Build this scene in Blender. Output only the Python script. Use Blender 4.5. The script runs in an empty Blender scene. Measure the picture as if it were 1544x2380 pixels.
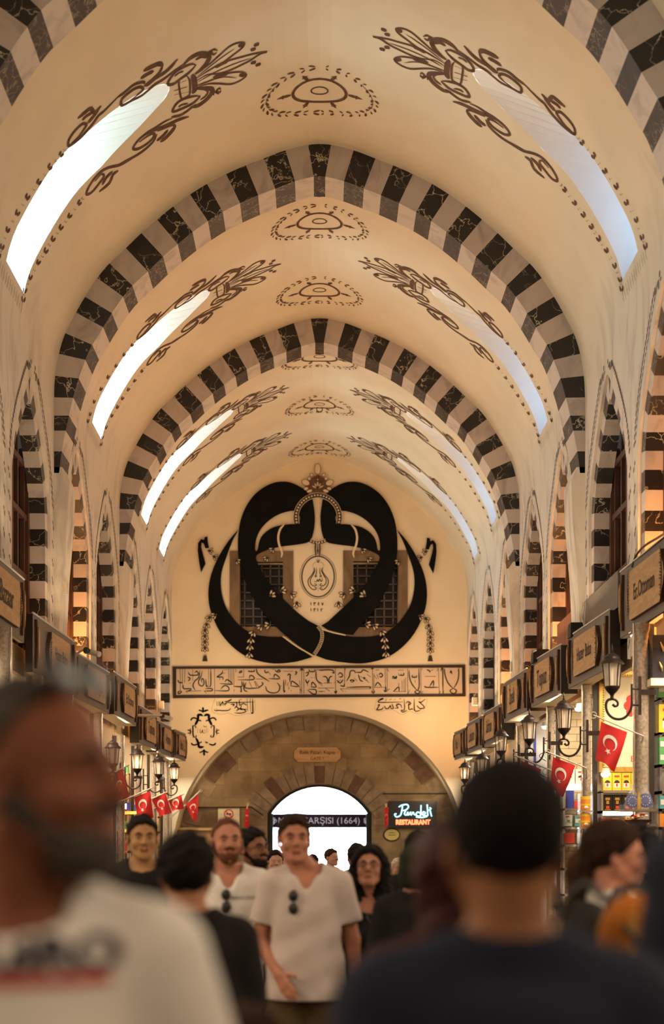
import bpy, math, random
import numpy as np
from mathutils import Vector, Matrix
from mathutils.geometry import tessellate_polygon
random.seed(5)
C = bpy.context.scene.collection
EYE = 1.62                 # camera height above the floor
FP = 3217.0; VX = 743.0; VY = 1975.0   # focal length in pixels, vanishing point of the hall

# ------------------------------------------------------------------ camera, world, view
scn = bpy.context.scene
cd = bpy.data.cameras.new('camera'); cam = bpy.data.objects.new('camera', cd); C.objects.link(cam)
cam.location = (0, 0, EYE); cam.rotation_euler = (math.pi/2, 0, 0)
cd.sensor_fit = 'VERTICAL'; cd.sensor_height = 36; cd.sensor_width = 24
cd.lens = FP/2380*36; cd.shift_x = 29/2380; cd.shift_y = 785/2380
cd.clip_start = .05; cd.clip_end = 200
cd.dof.use_dof = True; cd.dof.focus_distance = 17.5; cd.dof.aperture_fstop = 1.4
scn.camera = cam
scn.view_settings.view_transform = 'Standard'; scn.view_settings.look = 'None'
scn.view_settings.exposure = 0; scn.view_settings.gamma = 1; scn.view_settings.use_curve_mapping = False
w = bpy.data.worlds.new('daylight'); scn.world = w; w.use_nodes = True
bg = w.node_tree.nodes['Background']; bg.inputs[0].default_value = (.80, .86, 1, 1); bg.inputs[1].default_value = 3.2
scn.cycles.max_bounces = 5; scn.cycles.diffuse_bounces = 3; scn.cycles.glossy_bounces = 2
scn.cycles.transmission_bounces = 4; scn.cycles.transparent_max_bounces = 6
scn.cycles.caustics_reflective = False; scn.cycles.caustics_refractive = False
scn.cycles.sample_clamp_indirect = 3

K_UP = 17      # warm uplights on the shop roofs (W each)
K_SHOP = 55    # shop ceiling lamps
K_PANE_L = 32; K_PANE_R = 6.5
K_FRONT = 20    # lamps under the fascias and added fill behind the camera
def area(name, loc, rot, sx, sy, power, col):
    l = bpy.data.lights.new(name, 'AREA'); l.shape = 'RECTANGLE'; l.size = sx; l.size_y = sy; l.energy = power; l.color = col
    o = bpy.data.objects.new(name, l); C.objects.link(o); o.location = loc; o.rotation_euler = rot; return o
def point(name, loc, power, col, r=.05):
    l = bpy.data.lights.new(name, 'POINT'); l.energy = power; l.color = col; l.shadow_soft_size = r
    o = bpy.data.objects.new(name, l); C.objects.link(o); o.location = loc; return o

# ------------------------------------------------------------------ materials
def nt(name):
    m = bpy.data.materials.new(name); m.use_nodes = True
    return m, m.node_tree.nodes, m.node_tree.links, m.node_tree.nodes['Principled BSDF']
def noisy(N, L, sc, det=4, coord='Object', stretch=None, dist=0):
    tc = N.new('ShaderNodeTexCoord'); n = N.new('ShaderNodeTexNoise'); n.inputs['Scale'].default_value = sc; n.inputs['Detail'].default_value = det
    n.inputs['Distortion'].default_value = dist
    if stretch:
        mp = N.new('ShaderNodeMapping'); mp.inputs['Scale'].default_value = stretch
        L.new(tc.outputs[coord], mp.inputs[0]); L.new(mp.outputs[0], n.inputs['Vector'])
    else: L.new(tc.outputs[coord], n.inputs['Vector'])
    return n
def ramp(N, L, src, stops):
    r = N.new('ShaderNodeValToRGB'); e = r.color_ramp.elements
    while len(e) < len(stops): e.new(.5)
    for el, (p, c) in zip(e, stops): el.position = p; el.color = (*c, 1)
    L.new(src, r.inputs[0]); return r
def mat(name, col, rough=.7, metal=0, var=.12, sc=6, emit=0, bump=0, spec=.4, ecol=None):
    m, N, L, B = nt(name)
    n = noisy(N, L, sc)
    c0 = tuple(max(0, x*(1-var)) for x in col); c1 = tuple(min(1, x*(1+var)) for x in col)
    r = ramp(N, L, n.outputs[0], [(.3, c0), (.7, c1)]); L.new(r.outputs[0], B.inputs['Base Color'])
    B.inputs['Roughness'].default_value = rough; B.inputs['Metallic'].default_value = metal; B.inputs['Specular IOR Level'].default_value = spec
    if emit:
        B.inputs['Emission Color'].default_value = (*(ecol or col), 1); B.inputs['Emission Strength'].default_value = emit
    if bump:
        b = N.new('ShaderNodeBump'); b.inputs['Strength'].default_value = bump; b.inputs['Distance'].default_value = .02
        L.new(n.outputs[0], b.inputs['Height']); L.new(b.outputs[0], B.inputs['Normal'])
    return m
def mat_marble(name, base, base2, vein, vsc=3.2, th=.018, rough=.45):
    m, N, L, B = nt(name)
    tc = N.new('ShaderNodeTexCoord'); n = N.new('ShaderNodeTexNoise'); n.inputs['Scale'].default_value = 5; n.inputs['Detail'].default_value = 5
    L.new(tc.outputs['Object'], n.inputs['Vector'])
    mx = N.new('ShaderNodeMixRGB'); mx.blend_type = 'ADD'; mx.inputs[0].default_value = .45
    L.new(tc.outputs['Object'], mx.inputs[1]); L.new(n.outputs['Color'], mx.inputs[2])
    v = N.new('ShaderNodeTexVoronoi'); v.feature = 'DISTANCE_TO_EDGE'; v.inputs['Scale'].default_value = vsc
    L.new(mx.outputs[0], v.inputs['Vector'])
    rv = ramp(N, L, v.outputs['Distance'], [(0, (1, 1, 1)), (th, (.5, .5, .5)), (th*2, (0, 0, 0))])
    n2 = noisy(N, L, 2.5); rn = ramp(N, L, n2.outputs[0], [(.35, (0, 0, 0)), (.6, (1, 1, 1))])
    mu = N.new('ShaderNodeMixRGB'); mu.blend_type = 'MULTIPLY'; mu.inputs[0].default_value = 1
    L.new(rv.outputs[0], mu.inputs[1]); L.new(rn.outputs[0], mu.inputs[2])
    rb = ramp(N, L, n.outputs[0], [(.3, base), (.7, base2)])
    fm = N.new('ShaderNodeMixRGB'); L.new(mu.outputs[0], fm.inputs[0]); L.new(rb.outputs[0], fm.inputs[1]); fm.inputs[2].default_value = (*vein, 1)
    L.new(fm.outputs[0], B.inputs['Base Color']); B.inputs['Roughness'].default_value = rough
    return m
def mat_streak(name, c0, c1, sc, stretch, rough=.6, lo=.35, hi=.65, bump=0):
    m, N, L, B = nt(name); n = noisy(N, L, sc, 6, 'Object', stretch, 1.2)
    r = ramp(N, L, n.outputs[0], [(lo, c0), (hi, c1)]); L.new(r.outputs[0], B.inputs['Base Color']); B.inputs['Roughness'].default_value = rough
    if bump:
        b = N.new('ShaderNodeBump'); b.inputs['Strength'].default_value = bump; b.inputs['Distance'].default_value = .01
        L.new(n.outputs[0], b.inputs['Height']); L.new(b.outputs[0], B.inputs['Normal'])
    return m
def mat_brick(name, c1, c2, mortar, bw, bh, ms=.02, plane='XZ', bump=.4, off=.5):
    m, N, L, B = nt(name)
    tc = N.new('ShaderNodeTexCoord'); sp = N.new('ShaderNodeSeparateXYZ'); cb = N.new('ShaderNodeCombineXYZ')
    L.new(tc.outputs['Object'], sp.inputs[0])
    L.new(sp.outputs[plane[0]], cb.inputs[0]); L.new(sp.outputs[plane[1]], cb.inputs[1])
    b = N.new('ShaderNodeTexBrick'); b.inputs['Scale'].default_value = 1; b.inputs['Brick Width'].default_value = bw; b.inputs['Row Height'].default_value = bh
    b.inputs['Mortar Size'].default_value = ms; b.inputs['Mortar Smooth'].default_value = .3; b.offset = off
    b.inputs['Color1'].default_value = (*c1, 1); b.inputs['Color2'].default_value = (*c2, 1); b.inputs['Mortar'].default_value = (*mortar, 1)
    L.new(cb.outputs[0], b.inputs['Vector'])
    n = noisy(N, L, 2.2, 8); r = ramp(N, L, n.outputs[0], [(.3, (.62, .58, .52)), (.7, (1.15, 1.12, 1.05))])
    mu = N.new('ShaderNodeMixRGB'); mu.blend_type = 'MULTIPLY'; mu.inputs[0].default_value = 1
    L.new(b.outputs[0], mu.inputs[1]); L.new(r.outputs[0], mu.inputs[2]); L.new(mu.outputs[0], B.inputs['Base Color'])
    B.inputs['Roughness'].default_value = .9
    bp = N.new('ShaderNodeBump'); bp.inputs['Strength'].default_value = bump; bp.inputs['Distance'].default_value = .03; bp.invert = True
    L.new(b.outputs['Fac'], bp.inputs['Height']); L.new(bp.outputs[0], B.inputs['Normal'])
    return m
def mat_glass(name, col=(1, 1, 1), alpha=.3, rough=.1):
    m, N, L, B = nt(name); n = noisy(N, L, 3)
    r = ramp(N, L, n.outputs[0], [(0, tuple(x*.9 for x in col)), (1, col)]); L.new(r.outputs[0], B.inputs['Base Color'])
    B.inputs['Alpha'].default_value = alpha; B.inputs['Roughness'].default_value = rough; return m

M = {}
M['plaster'] = mat('cream_plaster', (.80, .66, .46), .85, var=.04, sc=1.6, bump=.05)
M['shaft'] = mat('white_shaft_plaster', (.92, .91, .87), .85, var=.02)
M['wallwhite'] = mat_streak('worn_white_plaster', (.48, .43, .38), (.80, .72, .62), 3.0, (1, 1, .35), .85, .28, .52, .12)
M['paint'] = mat('brown_ornament_paint', (.115, .055, .03), .8, var=.35, sc=14)
M['faint'] = mat('faded_grey_ornament_paint', (.17, .13, .11), .8, var=.3, sc=14)
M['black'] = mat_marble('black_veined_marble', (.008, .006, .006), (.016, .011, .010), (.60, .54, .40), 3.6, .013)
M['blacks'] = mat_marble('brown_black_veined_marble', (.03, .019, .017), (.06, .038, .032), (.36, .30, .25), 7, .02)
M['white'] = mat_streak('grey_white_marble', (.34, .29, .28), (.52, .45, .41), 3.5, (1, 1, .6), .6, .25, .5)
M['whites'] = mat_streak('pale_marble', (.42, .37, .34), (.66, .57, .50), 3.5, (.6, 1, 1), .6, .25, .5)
M['stone'] = mat_brick('ashlar_sandstone', (.36, .26, .15), (.25, .175, .10), (.24, .19, .13), .62, .31, .008)
M['stoned'] = mat('dark_red_stone', (.13, .07, .045), .9, var=.35, sc=5, bump=.3)
M['stonel'] = mat('weathered_stone_block', (.25, .18, .12), .9, var=.35, sc=4, bump=.3)
M['floor'] = mat_brick('worn_stone_floor', (.10, .09, .08), (.07, .065, .06), (.03, .03, .03), .6, .6, .01, 'XY', .2)
M['grey'] = mat('taupe_grey_board', (.165, .135, .112), .6, var=.07, sc=3)
M['soffit'] = mat('cream_soffit_board', (.68, .58, .38), .6, var=.05)
M['dark'] = mat('dark_brown_board', (.022, .014, .010), .6, var=.2)
M['wood'] = mat_streak('light_plywood', (.42, .24, .10), (.56, .34, .16), 5, (.25, 1, 3), .55)
M['woodd'] = mat_streak('dark_stained_wood', (.045, .016, .008), (.09, .032, .015), 6, (1, 1, .15), .5)
M['woodr'] = mat_streak('reddish_wood', (.20, .06, .025), (.32, .11, .05), 6, (1, 1, .15), .5)
M['burn'] = mat('burnt_lettering', (.05, .022, .012), .7)
M['iron'] = mat('dark_cast_iron', (.028, .018, .015), .42, .6, var=.25, sc=20)
M['glass'] = mat_glass('lantern_glass', (.9, .78, .62), .34, .25)
M['cglass'] = mat_glass('clear_glass', (.8, .85, .85), .16, .05)
M['bulb'] = mat('lit_bulb', (1, .75, .42), emit=14, ecol=(1, .62, .28))
M['bulboff'] = mat('unlit_bulb', (.75, .66, .5), .3)
M['chrome'] = mat('polished_steel', (.62, .58, .52), .22, 1, var=.1)
M['dsteel'] = mat('dark_steel', (.06, .055, .05), .35, .7)
M['column'] = mat('speckled_stone', (.36, .29, .22), .6, var=.35, sc=40, bump=.1)
M['red'] = mat('red_flag_cloth', (.55, .018, .018), .75, var=.12, sc=3)
M['flagw'] = mat('white_flag_cloth', (.82, .76, .66), .75)
M['pole'] = mat('pale_plastic_pole', (.62, .52, .42), .4)
M['ink'] = mat('black_calligraphy', (.006, .005, .005), .9, var=.2, sc=2, spec=.1)
M['green'] = mat('dark_green_ink', (.022, .028, .014), .6)
M['creamp'] = mat('cream_paint', (.74, .58, .38), .8, var=.05)
M['panelc'] = mat('beige_panel', (.62, .47, .34), .8, var=.06, sc=1.5)
M['frame'] = mat('brown_black_frame', (.028, .014, .009), .5)
M['wframe'] = mat_streak('brown_stone_surround', (.13, .075, .035), (.21, .125, .06), 4, (1, 1, .3), .85)
M['night'] = mat('dark_window_pane', (.02, .02, .026), .15, var=.5, sc=3)
M['whitep'] = mat('white_plastic', (.70, .66, .58), .4)
M['cable'] = mat('black_cable', (.02, .018, .016), .5)
M['neonb'] = mat('blue_neon', (.3, .9, 1), emit=5, ecol=(.25, .85, 1))
M['neonr'] = mat('red_neon', (1, .2, .08), emit=4.5, ecol=(1, .13, .05))
M['navy'] = mat('navy_banner', (.03, .02, .06), .7)
M['bannerw'] = mat('white_banner_letters', (.7, .7, .9), .6, emit=.25)
M['gframe'] = mat('dark_green_iron', (.012, .02, .018), .5)
M['paneL'] = mat('daylit_pane_left', (.8, .95, 1), emit=K_PANE_L, ecol=(.62, .93, 1))
M['paneR'] = mat('daylit_pane_right', (.7, .85, 1), emit=K_PANE_R, ecol=(.44, .66, 1))
M['lamp'] = mat('lamp_face', (1, .95, .9), emit=9, ecol=(1, .82, .72))
M['lampw'] = mat('white_tube', (1, .98, .95), emit=6, ecol=(1, .92, .8))
M['gold'] = mat('gilded_frame', (.62, .40, .10), .35, .7, sc=30)
M['poster'] = mat('cream_poster', (.82, .72, .50), .6)
M['pred'] = mat('poster_red', (.65, .05, .03), .6)
M['yellow'] = mat('yellow_carton', (.88, .62, .04), .5)
M['blackbox'] = mat('black_carton', (.015, .012, .010), .4)
M['whitebrick'] = mat_brick('whitewashed_brick', (.72, .62, .42), (.62, .52, .34), (.34, .27, .17), .22, .10, .006)
M['tile'] = mat('white_tile', (.80, .80, .80), .3)
M['blue'] = mat('cobalt_blue', (.04, .07, .42), .4)
M['orange'] = mat('orange_label', (.85, .32, .03), .5)
M['yellowp'] = mat('pale_yellow_plaque', (.62, .50, .16), .5)
M['shelf'] = mat('taupe_shelf', (.28, .22, .16), .5)
M['lightwood'] = mat_streak('honey_wood', (.55, .33, .12), (.7, .45, .2), 5, (1, 1, .2), .5)
M['orangelit'] = mat('orange_lit_strip', (1, .5, .1), .5, emit=1.6, ecol=(1, .45, .06))
M['greenc'] = mat('green_carton', (.12, .42, .12), .5)
M['teal'] = mat('teal_carton', (.10, .38, .38), .5)
M['whitec'] = mat('white_carton', (.8, .78, .72), .5)

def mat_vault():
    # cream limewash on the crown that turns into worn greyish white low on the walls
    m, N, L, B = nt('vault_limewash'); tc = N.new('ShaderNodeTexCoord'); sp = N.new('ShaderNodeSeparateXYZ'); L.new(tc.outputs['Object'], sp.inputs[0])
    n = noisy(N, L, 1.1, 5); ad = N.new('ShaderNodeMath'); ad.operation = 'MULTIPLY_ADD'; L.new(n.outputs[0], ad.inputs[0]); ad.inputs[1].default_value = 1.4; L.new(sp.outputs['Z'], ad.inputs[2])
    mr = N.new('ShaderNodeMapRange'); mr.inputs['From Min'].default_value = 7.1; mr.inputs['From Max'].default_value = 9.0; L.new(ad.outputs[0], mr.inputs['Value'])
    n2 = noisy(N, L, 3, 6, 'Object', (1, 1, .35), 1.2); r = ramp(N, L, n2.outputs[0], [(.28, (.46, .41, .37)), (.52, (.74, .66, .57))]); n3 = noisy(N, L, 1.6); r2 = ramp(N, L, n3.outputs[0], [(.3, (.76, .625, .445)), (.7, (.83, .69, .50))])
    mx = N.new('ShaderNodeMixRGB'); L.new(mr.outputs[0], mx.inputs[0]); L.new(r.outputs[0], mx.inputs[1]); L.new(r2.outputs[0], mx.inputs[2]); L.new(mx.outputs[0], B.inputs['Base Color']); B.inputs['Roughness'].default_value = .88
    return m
M['vault'] = mat_vault()
# ------------------------------------------------------------------ mesh helpers
def cat_rom(P, n=4, closed=False):
    P = [np.array(p, float) for p in P]
    if len(P) < 3 and not closed: return np.array(P)
    Q = [P[-1]]+P+[P[0], P[1]] if closed else [2*P[0]-P[1]]+P+[2*P[-1]-P[-2]]
    o = []
    for i in range(1, len(Q)-2):
        for t in np.linspace(0, 1, n, endpoint=False):
            a, b, c, d = Q[i-1:i+3]
            o.append(.5*((2*b)+(c-a)*t+(2*a-5*b+4*c-d)*t*t+(3*b-a-3*c+d)*t**3))
    if not closed: o.append(Q[-2])
    return np.array(o)
class MB:
    def __init__(s): s.v = []; s.f = []; s.m = []
    def add(s, vs, fs, m=0):
        b = len(s.v); s.v += [tuple(map(float, v)) for v in vs]
        for f in fs: s.f.append([i+b for i in f]); s.m.append(m)
    def box(s, c, d, m=0, rz=0, taper=1):
        x, y, z = d[0]/2, d[1]/2, d[2]/2; ca, sa = math.cos(rz), math.sin(rz); vs = []
        for zz, k in ((-z, 1), (z, taper)):
            for a, b in ((-x, -y), (x, -y), (x, y), (-x, y)):
                a *= k; b *= k; vs.append((c[0]+a*ca-b*sa, c[1]+a*sa+b*ca, c[2]+zz))
        s.add(vs, [(3, 2, 1, 0), (4, 5, 6, 7), (0, 1, 5, 4), (1, 2, 6, 5), (2, 3, 7, 6), (3, 0, 4, 7)], m)
    def prism(s, loop, a, b, fn, m=0, mside=None, holes=()):
        # loop: 2-D outline; fn(u, v, w) -> 3-D ; extruded from w=a to w=b
        loops = [loop]+list(holes); flat = [p for l in loops for p in l]
        tris = tessellate_polygon([[Vector((p[0], p[1], 0)) for p in l] for l in loops])
        n = len(flat); base = [fn(p[0], p[1], a) for p in flat]+[fn(p[0], p[1], b) for p in flat]
        fs = [tuple(t) for t in tris]+[tuple(i+n for i in reversed(t)) for t in tris]
        s.add(base, fs, m)
        k = 0; sd = []
        for l in loops:
            for i in range(len(l)): j = (i+1) % len(l); sd.append((k+i, k+j, n+k+j, n+k+i))
            k += len(l)
        s.add(base, sd, m if mside is None else mside)
    def tube(s, path, r, seg=8, m=0, cap=True):
        P = [Vector(p) for p in path]; R = r if hasattr(r, '__len__') else [r]*len(P); vs = []; fs = []; up = None
        for i, p in enumerate(P):
            t = (P[min(i+1, len(P)-1)]-P[max(i-1, 0)])
            t = t.normalized() if t.length > 1e-9 else Vector((0, 0, 1))
            if up is None:
                up = Vector((0, 0, 1)) if abs(t.z) < .9 else Vector((1, 0, 0))
            a = t.cross(up)
            a = a.normalized() if a.length > 1e-6 else Vector((1, 0, 0)); b = a.cross(t).normalized(); up = b
            for k in range(seg):
                q = 2*math.pi*k/seg; vs.append(p+a*math.cos(q)*R[i]+b*math.sin(q)*R[i])
        for i in range(len(P)-1):
            for k in range(seg): fs.append((i*seg+k, i*seg+(k+1) % seg, (i+1)*seg+(k+1) % seg, (i+1)*seg+k))
        if cap: fs.append(tuple(range(seg))[::-1]); fs.append(tuple((len(P)-1)*seg+k for k in range(seg)))
        s.add(vs, fs, m)
    def lathe(s, prof, c=(0, 0, 0), seg=16, m=0, rot=0):
        vs = []; fs = []
        for r, z in prof:
            for k in range(seg): q = 2*math.pi*k/seg+rot; vs.append((c[0]+r*math.cos(q), c[1]+r*math.sin(q), c[2]+z))
        for i in range(len(prof)-1):
            for k in range(seg): fs.append((i*seg+k, i*seg+(k+1) % seg, (i+1)*seg+(k+1) % seg, (i+1)*seg+k))
        fs.append(tuple(range(seg))[::-1]); fs.append(tuple((len(prof)-1)*seg+k for k in range(seg)))
        s.add(vs, fs, m)
    def ribbon(s, pts, wd, fn, m=0, taper=True, n=3):
        # painted stroke: pts in a surface's own 2-D coordinates, fn maps them to 3-D
        P = cat_rom(pts, n); k = len(P)
        if k < 2: return
        T = np.gradient(P, axis=0); L = np.hypot(T[:, 0], T[:, 1])+1e-9; Nn = np.c_[-T[:, 1]/L, T[:, 0]/L]
        tt = np.linspace(0, 1, k); wv = wd/2*(np.minimum(1, .35+np.minimum(tt, 1-tt)*4) if taper else np.ones(k))
        vs = []
        for i in range(k): vs += [fn(*(P[i]-Nn[i]*wv[i])), fn(*(P[i]+Nn[i]*wv[i]))]
        s.add(vs, [(2*i, 2*i+1, 2*i+3, 2*i+2) for i in range(k-1)], m)
    def blob(s, c, rad, m=0, seg=10, rings=6):
        vs = []; fs = []
        for i in range(rings+1):
            th = math.pi*i/rings
            for k in range(seg): q = 2*math.pi*k/seg; vs.append((c[0]+rad[0]*math.sin(th)*math.cos(q), c[1]+rad[1]*math.sin(th)*math.sin(q), c[2]+rad[2]*math.cos(th)))
        for i in range(rings):
            for k in range(seg): fs.append((i*seg+k, (i+1)*seg+k, (i+1)*seg+(k+1) % seg, i*seg+(k+1) % seg))
        s.add(vs, fs, m)
    def build(s, name, mats, parent=None, smooth=False, loc=None, merge=False):
        us = sorted({i for f in s.f for i in f}); mp = {o: n for n, o in enumerate(us)}
        me = bpy.data.meshes.new(name); me.from_pydata([s.v[i] for i in us], [], [[mp[i] for i in f] for f in s.f])
        for m in (mats if isinstance(mats, (list, tuple)) else [mats]): me.materials.append(M[m] if isinstance(m, str) else m)
        me.polygons.foreach_set('material_index', s.m)
        if smooth: me.polygons.foreach_set('use_smooth', [True]*len(s.f))
        me.update(); o = bpy.data.objects.new(name, me); C.objects.link(o)
        if smooth == 'auto':
            me.polygons.foreach_set('use_smooth', [True]*len(s.f)); me.set_sharp_from_angle(angle=.6)
        if parent: o.parent = parent
        if loc: o.location = loc
        return o
def tag(o, label=None, cat=None, group=None, kind=None):
    if label: o['label'] = label
    if cat: o['category'] = cat
    if group: o['group'] = group
    if kind: o['kind'] = kind
    return o
def empty(name, loc, label, cat, group=None, rz=0):
    o = bpy.data.objects.new(name, None); C.objects.link(o); o.location = loc; o.rotation_euler = (0, 0, rz); o.empty_display_size = .1
    return tag(o, label, cat, group)
def struct(o, label=None): return tag(o, label, None, None, 'structure')
def copy_tree(o, parent=None):
    c = o.copy(); C.objects.link(c); c.parent = parent
    for ch in list(o.children): copy_tree(ch, c)
    return c
def at(px, py, Y): return ((px-VX)*Y/FP, Y, EYE+(VY-py)*Y/FP)     # where a thing seen there stands at distance Y
_tc = {}
def text_geo(txt, size, shear=0, bold=0):
    key = (txt, size, shear, bold)
    if key in _tc: return _tc[key]
    cu = bpy.data.curves.new('t', 'FONT'); cu.body = txt; cu.size = size; cu.align_x = 'CENTER'; cu.align_y = 'CENTER'; cu.shear = shear; cu.resolution_u = 3; cu.offset = bold
    o = bpy.data.objects.new('t', cu); C.objects.link(o); bpy.context.view_layer.update()
    me = bpy.data.meshes.new_from_object(o.evaluated_get(bpy.context.evaluated_depsgraph_get()))
    vs = [tuple(v.co) for v in me.vertices]; fs = [tuple(p.vertices) for p in me.polygons]
    bpy.data.objects.remove(o); bpy.data.meshes.remove(me); _tc[key] = (vs, fs); return vs, fs
def put_text(mb, txt, size, fn, m=0, sx=1, shear=0, bold=0):
    vs, fs = text_geo(txt, size, shear, bold); mb.add([fn(v[0]*sx, v[1]) for v in vs], fs, m)

# ------------------------------------------------------------------ the hall's cross-section (half span 3.2 m, slightly pointed)
_P = [(0,335),(27,337),(80,350),(130,369),(172,385),(217,405),(262,428),(301,452.5),(340,480),(377,510),(414,542),(450,577),(489,613),(517,647),(545,690),(569,732),(593,780),(607,828),(615,880),(617,930),(617,975),(617,1100)]
_K = 3.2/617
PC = cat_rom([(x*_K, (VY-y)*_K+EYE) for x, y in _P], 8)
PS = np.r_[0, np.cumsum(np.hypot(*np.diff(PC, axis=0).T))]; SW = PS[-1]
def prof(s_):
    a = abs(s_)
    if a >= SW: return 3.2, PC[-1][1]-(a-SW)
    return float(np.interp(a, PS, PC[:, 0])), float(np.interp(a, PS, PC[:, 1]))
def surf(side, Y, s_, off=0.0):
    # point on the vault / wall surface; s_ = distance down from the crown, off = inward offset
    x, z = prof(s_); x2, z2 = prof(s_+.02); x1, z1 = prof(max(0, s_-.02)); tx, tz = x2-x1, z2-z1; l = math.hypot(tx, tz) or 1
    nx, nz = tz/l, -tx/l
    if s_ < .03: nx, nz = 0, -1
    sg = side if s_ >= 0 else -side
    return (sg*(x+nx*off), Y, z+nz*off)
RIB = [0.27, 5.74, 11.21, 16.68, 22.15]; RD = .52; YEND = 29.97
BAYS = [(-5.2, .27), (.27, 5.74), (5.74, 11.21), (11.21, 16.68), (16.68, 22.15), (22.15, YEND)]
WIN = {1: [3.15, 8.6, 14.05, 19.48, 25.0, 27.9], -1: [3.39, 8.89, 14.34, 19.60, 24.89, 27.64]}
ARCH = [2, 4.45, 7.4, 9.95, 12.87, 15.42, 18.32, 20.88, 23.72, 26.32, 28.9]
MED = [1.95, 4.45, 7.4, 9.95, 12.9, 15.5, 18.72, 21.02, 23.85, 26.4, 29.2]

# ---- vault with long window slots
def hw(s_, HW=.4):       # half width of a slot at s_
    if s_ < 1.68 or s_ > 4.28: return 0
    return HW*float(np.interp(s_, [1.68, 1.70, 1.76, 1.93, 2.15, 2.42, 2.7, 3.2], [0, .14, .36, .56, .73, .84, .94, 1.02]))
def build_vault():
    rows = list(np.r_[np.linspace(0, 1.6, 14), 1.68, 1.70, 1.74, 1.80, 1.88, 1.98, 2.1, 2.22, np.linspace(2.32, 4.2, 22), 4.279, 4.2801, np.linspace(4.4, 4.92, 6)])
    mb = MB(); Ys = BAYS[0][0]
    for side in (-1, 1):
        W = WIN[side]; HW = .40 if side < 0 else .34; edges = [Ys]+[(W[i]+W[i+1])/2 for i in range(len(W)-1)]+[YEND]
        for i, wc in enumerate(W):
            y0, y1 = edges[i], edges[i+1]
            for a, b in zip(rows[:-1], rows[1:]):
                ha, hb = hw(a, HW), hw(b, HW)
                if a > 4.2795 and a < 4.2805: ha = 0; hb = 0
                if a == 4.279: continue
                b2 = 4.28 if abs(b-4.279) < 1e-6 else b
                a2 = 4.28 if abs(a-4.2801) < 1e-6 else a
                for (ya0, ya1, yb0, yb1) in ((y0, wc-ha, y0, wc-hb), (wc+ha, y1, wc+hb, y1)):
                    q = [surf(side, ya0, a2), surf(side, ya1, a2), surf(side, yb1, b2), surf(side, yb0, b2)]
                    mb.add(q, [(0, 1, 2, 3)] if side > 0 else [(3, 2, 1, 0)], 0)
            # the splayed shaft behind the slot
            ss = [1.681, 1.72, 1.8, 1.9, 2.05, 2.2]+list(np.linspace(2.35, 4.28, 16))
            zt = prof(1.68)[1]; zb = prof(4.28)[1]; XO, zo0 = (3.85, zt-.5) if side < 0 else (4.25, zt-.85); zo1 = zb+.02
            for sg in (-1, 1):
                ring = [surf(side, wc+sg*hw(a, HW), a) for a in ss]
                outer = [(side*XO, wc+sg*.36, zo0+(zo1-zo0)*(zt-r[2])/(zt-zb)) for r in ring]
                vs = ring+outer; n = len(ring)
                mb.add(vs, [(k, k+1, n+k+1, n+k) for k in range(n-1)], 1)
            a, b = surf(side, wc-HW, 4.28), surf(side, wc+HW, 4.28)
            mb.add([a, b, (side*XO, wc+.36, zo1), (side*XO, wc-.36, zo1)], [(0, 1, 2, 3)], 2)
            a = surf(side, wc, 1.68)
            mb.add([(a[0], wc-.02, a[2]), (a[0], wc+.02, a[2]), (side*XO, wc+.36, zo0), (side*XO, wc-.36, zo0)], [(0, 1, 2, 3)], 1)
            p = MB(); p.box((side*(XO+.02), wc, (zo0+zo1)/2), (.03, .74, zo0-zo1+.02), 0)
            wn = p.build('window_%d' % build_vault.n, 'paneL' if side < 0 else 'paneR'); struct(wn, 'daylit window at the end of the %s vault slot' % ('left' if side < 0 else 'right'))
            build_vault.n += 1
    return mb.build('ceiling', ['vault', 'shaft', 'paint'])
build_vault.n = 1
ceiling = struct(build_vault(), 'pointed cream barrel vault with painted ornament')

# ---- side walls with tall pointed arches
AH = [(1.04, 0), (1.03, 2.38), (.96, 2.62), (.86, 2.80), (.66, 3.06), (.39, 3.37), (.2, 3.56), (.08, 3.66), (0, 3.71)]   # half width, height above EYE+1.60
AZ = [(h, EYE+1.60+z) for h, z in AH]
def ahw(z, d=0):
    zs = [q[1] for q in AZ]; hs = [q[0] for q in AZ]
    return float(np.interp(z, zs, hs, left=1.04, right=0))
def build_wall(side):
    mb = MB(); X = 3.2*side; ztop = prof(4.86)[1]
    zr = [3.6, 4.0]+[EYE+1.6+z for z in np.linspace(2.38, 3.71, 20)]+[ztop]
    ed = [BAYS[0][0]]+[(ARCH[i]+ARCH[i+1])/2 for i in range(len(ARCH)-1)]+[YEND]
    for i, yc in enumerate(ARCH):
        for a, b in zip(zr[:-1], zr[1:]):
            ha, hb = ahw(a), ahw(b)
            for q in ([(X, ed[i], a), (X, yc-ha, a), (X, yc-hb, b), (X, ed[i], b)], [(X, yc+ha, a), (X, ed[i+1], a), (X, ed[i+1], b), (X, yc+hb, b)]):
                mb.add(q, [(0, 1, 2, 3)], 0)
        # plain outer reveal and the stepped face of the ring
        zz = [3.6]+[z for z in zr if z > 3.7 and z <= AZ[-1][1]]
        for sg in (-1, 1):
            o = [(X, yc+sg*ahw(z), z) for z in zz]; n = len(o)
            i1 = [(X+side*.035, yc+sg*ahw(z), z) for z in zz]
            mb.add(o+i1, [(k, k+1, n+k+1, n+k) for k in range(n-1)], 0)
    # lower wall between the shops
    pass
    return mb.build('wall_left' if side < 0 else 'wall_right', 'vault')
for sd in (-1, 1): struct(build_wall(sd), 'white plastered side wall with tall pointed arches')

TN = [0]
def trim(mb, mats, label):
    TN[0] += 1; return struct(mb.build('trim_%d' % TN[0], mats), label)
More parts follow.
